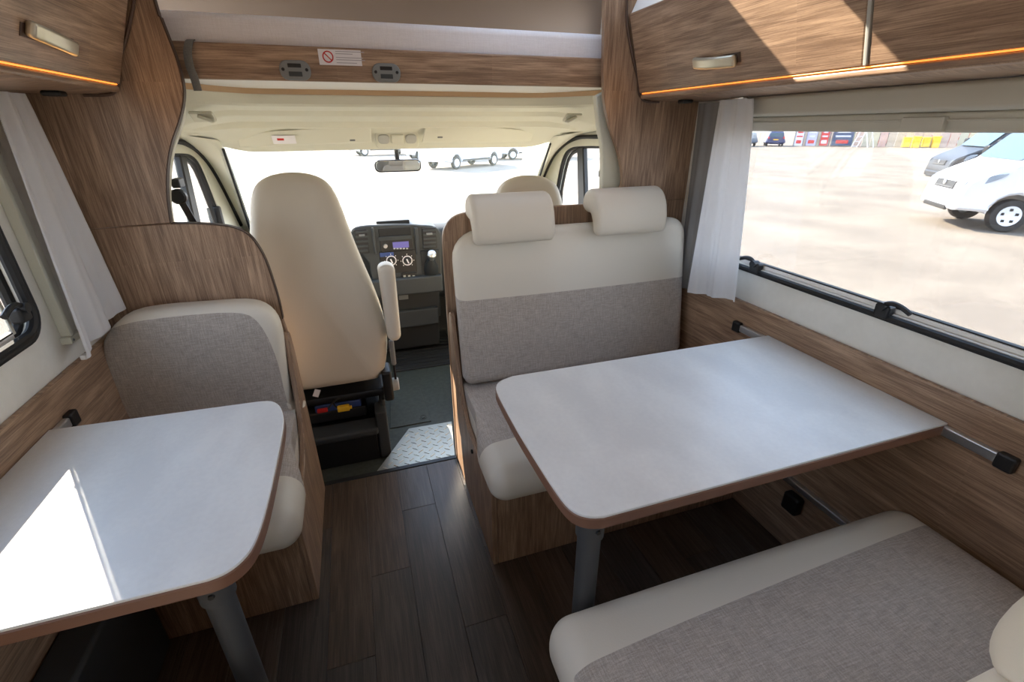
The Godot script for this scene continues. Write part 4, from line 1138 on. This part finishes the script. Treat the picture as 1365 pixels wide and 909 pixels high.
		part("webbing", tube(PackedVector3Array([b1, b1 + Vector3(0.014 if s == 0 else -0.004, -0.08, -0.02), b1 + Vector3(0.024 if s == 0 else -0.006, -0.2, -0.03), b1 + Vector3(0.03 if s == 0 else -0.008, -0.7, -0.03)]), 0.012, 6, false, 0.3), M.black, t)

func dashboard() -> void:
	var t := thing("dashboard", "dark grey van dashboard with radio, vents and heater knobs", "dashboard", Vector3(CX, 0.3, -2.95))
	# main moulding: (z, y) outline across the cab
	var o := smooth2(V2([[-3.34, 0.72], [-3.15, 0.79], [-2.98, 0.84], [-2.90, 0.835], [-2.86, 0.80], [-2.85, 0.70], [-2.88, 0.60], [-2.92, 0.50], [-2.97, 0.40], [-3.10, 0.30], [-3.33, 0.28]]), 3, true)
	part("main_moulding", along(prism(o, 1.82, 0.01), CX), M.dash, t)
	var zf := -2.80
	# centre stack
	var so := smooth2(pix_z([[468, 310], [473, 303], [488, 300.5], [500, 300], [525, 299], [548, 299], [560, 300], [576, 301], [585, 306], [588.5, 318], [589, 345], [589, 372], [580, 377], [545, 382], [520, 384], [498, 380], [492, 350], [478, 335], [470, 322]], zf), 2, true)
	part("centre_stack", prism(so, 0.16, 0.006).mv(0, 0, zf - 0.08), M.dash, t)
	var pz := func(a: float, b: float, c: float, d: float, dz0: float, dz1: float, r: float) -> Surf:
		var p := at_z(a, b, zf); var q := at_z(c, d, zf)
		return cbox(p.x, q.x, q.y, p.y, zf + dz0, zf + dz1, r, 2)
	# vents with slats
	for v in [[471.5, 306, 493, 337], [562, 304, 583, 331]]:
		var vp := part("vent", pz.call(v[0], v[1], v[2], v[3], -0.01, 0.006, 0.004), M.black, t, "black air vent")
		for i in 5:
			var yy: float = lerpf(v[1] + 3, v[3] - 3, i / 4.0)
			part("slat", pz.call(v[0] + 2, yy - 0.7, v[2] - 2, yy + 0.7, 0.004, 0.011, 0.001), M.dash, vp)
		part("vent_tab", pz.call((v[0] + v[2]) / 2 - 4, v[1] + 6, (v[0] + v[2]) / 2 + 4, v[1] + 8, 0.008, 0.016, 0.001), M.grey, vp)
	for xx in [498.5, 555.5]:
		part("stack_rib", pz.call(xx - 4, 303, xx + 4, 338, -0.005, 0.012, 0.006), M.dash, t)
	part("storage_slot", pz.call(504, 305, 548.5, 317, -0.01, 0.003, 0.003), M.rubber, t)
	part("slot_shelf", pz.call(504, 316, 548.5, 318, 0.0, 0.012, 0.002), M.dash, t)
	var rd := part("radio", pz.call(506, 319, 550.5, 332.5, -0.01, 0.010, 0.003), M.black, t, "black car radio")
	part("radio_display", pz.call(523, 322.5, 545, 329, 0.008, 0.0115, 0.0008), M.display, rd, "lit radio display")
	var kb := at_z(513.5, 327.5, zf)
	part("volume_knob", lathe([[0.0001, 0], [0.013, 0], [0.011, 0.012], [0.0001, 0.012]], 16).rot(Vector3.RIGHT, 90).mv(kb.x, kb.y, zf + 0.009), M.alu, rd)
	for i in 5:
		part("radio_button", pz.call(524 + i * 4.2, 330, 527 + i * 4.2, 331.5, 0.008, 0.012, 0.0006), M.pale_grey, rd)
	var cl := part("heater_panel", pz.call(505, 336, 556, 361.5, -0.01, 0.004, 0.004), M.black, t, "black heater control panel")
	for kx in [521.6, 543]:
		var kc := at_z(kx, 347, zf)
		part("knob_ring", lathe([[0.024, 0], [0.030, 0], [0.030, 0.003], [0.024, 0.003]], 28).rot(Vector3.RIGHT, 90).mv(kc.x, kc.y, zf + 0.004), M.sticker, cl, "white ring")
		part("knob", lathe([[0.0001, 0], [0.022, 0], [0.019, 0.016], [0.0001, 0.017]], 24).rot(Vector3.RIGHT, 90).mv(kc.x, kc.y, zf + 0.004), M.dash_dark, cl)
		part("knob_pointer", cbox(-0.004, 0.004, -0.014, 0.014, 0.0, 0.02, 0.001).rot(Vector3.BACK, 20).mv(kc.x, kc.y, zf + 0.004), M.sticker, cl)
		for i in 7:
			var aa := -2.4 + i * 0.8
			part("mark", cbox(-0.002, 0.002, -0.003, 0.003, 0.0, 0.001, 0.0003, 1).mv(kc.x + sin(aa) * 0.038, kc.y + cos(aa) * 0.038, zf + 0.0042), M.sticker, cl)
	part("blue_sticker", pz.call(506, 337, 525, 341, 0.003, 0.005, 0.0006), M.blue, cl)
	var sw := part("switch_row", pz.call(535, 364.5, 556, 371, 0.0, 0.008, 0.002), M.black, t)
	for i in 3:
		part("switch", pz.call(537.5 + i * 6, 366.5, 541 + i * 6, 369, 0.006, 0.011, 0.0006), M.pale_grey, sw)
	# gear lever
	var g := at_z(573.5, 345, zf)
	var gl := part("gear_gaiter", lathe([[0.05, -0.085], [0.045, -0.05], [0.034, -0.02], [0.028, 0.0], [0.02, 0.02], [0.014, 0.03]], 16).rot(Vector3.RIGHT, 35).mv(g.x, g.y - 0.01, zf + 0.03), M.dash_dark, t, "black gear lever gaiter")
	part("gear_knob", lathe([[0.0001, -0.03], [0.014, -0.03], [0.018, -0.01], [0.026, 0.01], [0.027, 0.022], [0.02, 0.032], [0.0001, 0.036]], 18).rot(Vector3.RIGHT, 35).mv(g.x + 0.002, g.y + 0.03, zf + 0.06), M.alu, gl, "silver gear knob")
	part("gear_base", pz.call(560, 334, 588, 371, -0.01, 0.004, 0.01), M.dash_dark, t)
	# shelf and lower trays
	part("shelf_lip", pz.call(494, 373, 590, 386, -0.06, 0.04, 0.012), M.dash, t)
	part("lower_tray", pz.call(500, 388, 592, 428, -0.22, -0.10, 0.01), M.dash_dark, t)
	part("tray_label", pz.call(533, 396, 547, 405, -0.10, -0.094, 0.002), M.grey, t)
	part("tray_lip", pz.call(500, 424, 588, 436, -0.16, -0.06, 0.01), M.dash, t)
	part("lower_panel", pz.call(500, 436, 592, 470, -0.2, -0.14, 0.01), M.dash_dark, t)
	part("top_tray", pz.call(502, 296.5, 547, 299.5, -0.10, -0.03, 0.004), M.dash_dark, t)

# ---------------------------------------------------------------- outside
func wheel(t: Node3D, p: Vector3, r: float, side: float) -> void:
	var w := raw("wheel", lathe([[r * 0.62, -0.10], [r * 0.93, -0.10], [r, -0.06], [r, 0.06], [r * 0.93, 0.10], [r * 0.62, 0.10], [r * 0.60, 0.05], [r * 0.60, -0.05], [r * 0.62, -0.10]], 28).rot(Vector3.RIGHT, 90).mesh(50.0), M.rubber, t)
	w.position = p
	raw("hub_cap", lathe([[0.0001, 0.03], [r * 0.2, 0.03], [r * 0.45, 0.05], [r * 0.63, 0.08], [r * 0.60, 0.1], [r * 0.4, 0.085], [r * 0.16, 0.075], [0.0001, 0.075]], 28).rot(Vector3.RIGHT, 90 * side).mesh(40.0), M.hub, w)
	for i in 5:
		var a := TAU * i / 5 + 0.3
		var h := raw("hub_slot", rbox(Vector3(r * 0.18, r * 0.16, 0.01), 0.004, 1).mesh(), M.rubber, w)
		h.position = Vector3(cos(a) * r * 0.38, sin(a) * r * 0.38, 0.088 * side)
# van built along -x (nose) with its wheels on y = 0; length l
func make_van(called: String, label: String, paint: Material, at: Vector3, turn: float, group: String, motorhome := false) -> Node3D:
	var t := thing(called, label, "van" if not motorhome else "motorhome", at, group)
	t.rotation.y = turn
	var l := 5.4; var roof := 2.35
	var pts := [[-0.02, 0.42], [-0.03, 0.62], [0.02, 0.92], [0.10, 1.04], [0.35, 1.18], [0.80, 1.40], [1.15, 1.78], [1.48, 2.12], [1.75, roof - 0.06], [2.1, roof], [l - 0.15, roof], [l, roof - 0.12], [l, 0.45]]
	if motorhome: pts = [[-0.02, 0.42], [-0.03, 0.62], [0.02, 0.92], [0.10, 1.04], [0.35, 1.14], [0.78, 1.30], [1.10, 1.70], [0.75, 2.0], [0.72, 2.5], [1.2, 2.9], [2.1, 3.0], [6.2, 3.0], [6.35, 2.9], [6.35, 0.5]]
	if motorhome: l = 6.35
	var wx := [0.92, 4.35] if not motorhome else [0.92, 4.55]
	# wheel arches cut into the sill line
	var o := V2(pts)
	for k in [1, 0]:
		o.append(Vector2(wx[k] + 0.42, 0.40))
		for i in 9:
			var a := PI * i / 8.0
			o.append(Vector2(wx[k] + cos(a) * 0.40, 0.36 + sin(a) * 0.42))
		o.append(Vector2(wx[k] - 0.42, 0.40))
	var hw := 1.0
	var taper := func(p: Vector3) -> Vector3:
		var k := 1.0
		if p.x < 0.9: k = lerpf(0.86, 1.0, sqrt(clampf(p.x / 0.9, 0.0, 1.0)))
		if p.y > 1.2 and not motorhome: k *= 1.0 - 0.10 * (p.y - 1.2)
		return Vector3(p.x, p.y, p.z * k)
	raw("body", prism(o, hw * 2, 0.05).warp(taper).mesh(30.0), paint, t)
	# windscreen, side window, grille, bumper, lamps
	var ws := prism(rrect(-0.84, 0.84, 0.03, 0.70 if not motorhome else 0.5, 0.08, 4), 0.02, 0.004)
	raw("windscreen", ws.xf(Transform3D(Basis(Vector3(0, 0, -1), Vector3(0.66, 0.75, 0).normalized(), Vector3(-0.75, 0.66, 0).normalized()), Vector3(0.785, 1.412, 0))).mesh(), M.darkglass, t)
	for s in [-1.0, 1.0]:
		raw("side_window", prism(V2([[1.08, 1.32], [1.18, 1.62], [1.42, 1.98], [2.05, 2.02], [2.05, 1.32]]), 0.02, 0.004).mv(0, 0, s * 0.955).warp(func(p: Vector3) -> Vector3: return Vector3(p.x, p.y, p.z * (1.0 - 0.10 * (p.y - 1.2)) + s * 0.03)).mesh(), M.darkglass, t)
		raw("headlamp", slab(smooth2(V2([[0.02, 0.86], [0.06, 1.0], [0.30, 1.12], [0.62, 1.20], [0.55, 1.10], [0.30, 0.95], [0.10, 0.84]]), 3, true), 0.03, 0.01).mv(0, 0, s * 0.90).warp(func(p: Vector3) -> Vector3: return Vector3(p.x - 0.015, p.y, p.z * lerpf(0.90, 1.10, clampf(p.x / 0.6, 0.0, 1.0)))).mesh(), M.lamp_glass, t)
		raw("door_mirror", rbox(Vector3(0.14, 0.34, 0.22), 0.05, 2).mv(1.05, 1.50, s * 1.10).mesh(), M.black, t)
		for k in wx: wheel(t, Vector3(k, 0.34, s * 0.86), 0.34, s)
		raw("sill", rbox(Vector3(wx[1] - wx[0] - 0.9, 0.10, 0.03), 0.01, 1).mv((wx[0] + wx[1]) / 2, 0.46, s * 0.995).mesh(), M.black, t)
		raw("door_gap", rbox(Vector3(0.012, 0.8, 0.006), 0.002, 1).mv(2.12, 0.95, s * 1.001).mesh(), M.black, t)
	var gr := raw("grille", rbox(Vector3(0.04, 0.17, 0.90), 0.015, 2).rot(Vector3.BACK, -14).mv(0.015, 0.89, 0).mesh(), M.black, t)
	for i in 3: raw("grille_slat", rbox(Vector3(0.02, 0.014, 0.84), 0.004, 1).mv(-0.008 + i * 0.014, 0.84 + i * 0.05, 0).mesh(), M.grey, gr)
	raw("badge", lathe([[0.0001, 0], [0.06, 0], [0.055, 0.012], [0.0001, 0.016]], 18).rot(Vector3.BACK, 90).mv(-0.012, 0.92, 0).mesh(), M.alu, t)
	raw("bumper", rbox(Vector3(0.16, 0.20, 1.66), 0.06, 3).mv(0.02, 0.50, 0).mesh(), paint, t)
	raw("lower_grille", rbox(Vector3(0.06, 0.10, 1.1), 0.02, 1).mv(-0.05, 0.42, 0).mesh(), M.black, t)
	raw("wiper", tube(PackedVector3Array([Vector3(0.74, 1.30, -0.5), Vector3(0.80, 1.37, 0.2)]), 0.012, 5).mesh(), M.black, t)
	return t
func place_px(px: float, py: float) -> Vector3:
	return at_y(px, py, GROUND)
func build_outside() -> void:
	M.hub = mat(rgb(214, 216, 218), 0.4, 0.2); M.lamp_glass = mat(rgb(130, 140, 150), 0.08, 0.0, 0.8)
	var wp := mat(rgb(206, 209, 216), 0.3); var dp := mat(rgb(26, 29, 36), 0.3); var bp := mat(rgb(20, 36, 84), 0.35)
	shell("ground", box(-120, 160, GROUND - 0.2, GROUND, -160, 120), M.ground, "pale sandy concrete yard outside")
	# vans seen through the right window: the near front wheel stands at a known pixel
	var nose := Vector2(-0.79, -0.61).normalized()
	var turn := atan2(nose.y, -nose.x)                # -x of the van turned to the nose direction
	var bs := Basis(Vector3.UP, turn)
	var place := func(wheel_at: Vector3, side: float) -> Vector3:
		return wheel_at - bs * Vector3(0.92, 0, side * 0.96)
	make_van("parked_van", "white van with silver wheels parked outside the right window", wp, place.call(place_px(1336, 310), 1.0), turn, "")
	make_van("parked_van", "dark grey van parked behind the white van outside", dp, place_px(1243, 251) - bs * Vector3(0.0, 0, 0.2), turn, "")
	# motorhomes and vans seen through the windscreen
	var i := 0
	for q in [[562, 214.5, 0.15, true, "white motorhome parked beyond the windscreen in line with the mirror"], [627, 219, -2.5, false, "white van parked beyond the windscreen beside the motorhome"], [487, 208, 0.2, false, "white van parked beyond the windscreen left of the mirror stem"], [684, 213, 0.1, true, "white motorhome parked beyond the windscreen above the passenger seat"]]:
		var wpnt := place_px(q[0], q[1])
		var b2 := Basis(Vector3.UP, q[2])
		make_van("parked_motorhome" if q[3] else "parked_van", q[4], wp, wpnt - b2 * Vector3(0.92, 0, 0.96), q[2], "", q[3]); i += 1
	# blue car at the far side of the yard
	var cpos := place_px(1030, 194.5)
	var t := thing("parked_car", "dark blue car with a yellow plate at the far side of the yard", "car", cpos)
	t.rotation.y = -0.70
	raw("body", prism(smooth2(V2([[-0.88, 0.30], [-0.90, 0.75], [-0.80, 1.0], [-0.66, 1.48], [-0.4, 1.58], [0.4, 1.58], [0.66, 1.48], [0.80, 1.0], [0.90, 0.75], [0.88, 0.30]]), 3, true), 4.2, 0.15).mesh(), bp, t)
	raw("rear_window", rbox(Vector3(1.3, 0.42, 0.04), 0.01, 1).mv(0, 1.22, 2.10).mesh(), M.darkglass, t)
	raw("number_plate", rbox(Vector3(0.52, 0.11, 0.02), 0.004, 1).mv(0, 0.72, 2.11).mesh(), M.yellow, t)
	for s in [-1, 1]:
		raw("tail_lamp", rbox(Vector3(0.16, 0.22, 0.04), 0.01, 1).mv(s * 0.76, 0.92, 2.10).mesh(), M.red, t)
		for zz in [-1.3, 1.3]:
			var w := raw("wheel", lathe([[0.0001, -0.09], [0.31, -0.09], [0.31, 0.09], [0.0001, 0.09]], 20).rot(Vector3.BACK, 90).mesh(), M.rubber, t); w.position = Vector3(s * 0.80, 0.31, zz)
	cpos = place_px(992, 195)
	t = thing("parked_car", "dark green-grey car beside the blue car at the far side", "car", cpos)
	t.rotation.y = -0.95
	raw("body", prism(smooth2(V2([[-0.88, 0.30], [-0.90, 0.75], [-0.80, 1.0], [-0.66, 1.40], [-0.4, 1.50], [0.4, 1.50], [0.66, 1.40], [0.80, 1.0], [0.90, 0.75], [0.88, 0.30]]), 3, true), 4.2, 0.15).mesh(), mat(rgb(60, 74, 76), 0.35), t)
	raw("rear_window", rbox(Vector3(1.3, 0.42, 0.04), 0.01, 1).mv(0, 1.18, 2.10).mesh(), M.darkglass, t)
	for s in [-1, 1]:
		for zz in [-1.3, 1.3]:
			var w := raw("wheel", lathe([[0.0001, -0.09], [0.31, -0.09], [0.31, 0.09], [0.0001, 0.09]], 20).rot(Vector3.BACK, 90).mesh(), M.rubber, t); w.position = Vector3(s * 0.80, 0.31, zz)
	# boards along the far fence
	var a := place_px(1056, 195); var b := place_px(1330, 198)
	var dirv := (b - a); var len := dirv.length(); dirv /= len
	var by := atan2(-dirv.z, dirv.x)
	t = thing("yard_fence", "pale fence at the far edge of the yard behind the advertising boards", "fence", (a + b) / 2)
	t.rotation.y = by
	for k in 24:
		raw("fence_board", rbox(Vector3(len / 24 - 0.05, 2.6, 0.06), 0.01, 1).mv(-len / 2 + (k + 0.5) * len / 24, 1.3, -1.2).mesh(), mat(rgb(186 + (k * 7) % 20, 172 + (k * 5) % 18, 160), 0.9), t)
	var pal := {"red": mat(rgb(196, 60, 56), 0.7), "slate": mat(rgb(70, 84, 110), 0.7), "pale": mat(rgb(205, 208, 222), 0.7), "yellow": mat(rgb(232, 196, 60), 0.7)}
	var items := [[1056, 1070, "pale", "white advertising board with red lettering beside the blue car"], [1071, 1088, "lilac", "pale lilac advertising board between white and red boards"], [1089, 1104, "red", "red advertising board at the far fence"], [1105, 1136, "slate", "slate blue advertising board with white lines beside the trestle"], [1162, 1186, "slate", "slate blue advertising board with white lines beyond the trestle"], [1192, 1222, "pale", "pale advertising board with red rows behind yellow crates"], [1224, 1256, "pale", "pale advertising board with red rows beyond the yellow crates"], [1259, 1290, "red", "red and white advertising board behind the dark van"]]
	pal["lilac"] = mat(rgb(176, 176, 210), 0.7)
	var n := 0
	for it in items:
		var e0 := place_px(it[0], 195.3); var e1 := place_px(it[1], 195.6)
		var c: Vector3 = (e0 + e1) / 2
		t = thing("advertising_board", it[3], "board", c); t.rotation.y = by
		var w: float = e0.distance_to(e1) - 0.25
		raw("sheet", rbox(Vector3(w, 2.3, 0.06), 0.01, 1).mv(0, 1.25, 0).mesh(), pal[it[2]], t)
		for r in 3:
			raw("text_line", rbox(Vector3(w * (0.5 + 0.12 * ((r + n) % 3)), 0.16, 0.02), 0.004, 1).mv(0, 1.9 - r * 0.42, 0.04).mesh(), pal["red"] if it[2] == "pale" else pal["pale"], t)
		raw("block", rbox(Vector3(w * 0.6, 0.36, 0.02), 0.004, 1).mv(0, 0.5, 0.04).mesh(), pal["red"] if it[2] != "red" else pal["pale"], t)
		for s in [-1, 1]: raw("post", rbox(Vector3(0.08, 2.4, 0.08), 0.01, 1).mv(s * w / 2, 1.2, 0).mesh(), M.grey, t)
		n += 1
	var tc: Vector3 = place_px(1149, 196.5)
	t = thing("trestle", "white trestle ladder standing between the slate blue boards", "trestle", tc); t.rotation.y = by
	for s in [-1, 1]:
		for f in [-1, 1]:
			raw("rail", tube(PackedVector3Array([Vector3(s * 0.25 + f * 0.7, 0, f * 0.3), Vector3(s * 0.25, 2.4, 0)]), 0.05, 6).mesh(), wp, t)
	for k in 5: raw("rung", tube(PackedVector3Array([Vector3(-0.25 - 0.7 * (1 - k * 0.2), k * 0.48 + 0.1, 0), Vector3(0.25 - 0.7 * (1 - k * 0.2), k * 0.48 + 0.1, 0)]), 0.035, 6).mesh(), wp, t)
	for k in 4:
		var yc: Vector3 = place_px(1206 + 13 * k, 196.8)
		t = thing("crate", "yellow crate on the ground before the far fence", "crate", yc, "yellow crates at the far fence"); t.rotation.y = by
		raw("tub", rbox(Vector3(0.62, 0.9 + 0.15 * (k % 2), 0.6), 0.06, 2).mv(0, 0.5, 0).mesh(), pal["yellow"], t)
		raw("rim", rbox(Vector3(0.68, 0.10, 0.66), 0.03, 1).mv(0, 0.95 + 0.07 * (k % 2), 0).mesh(), pal["yellow"], t)
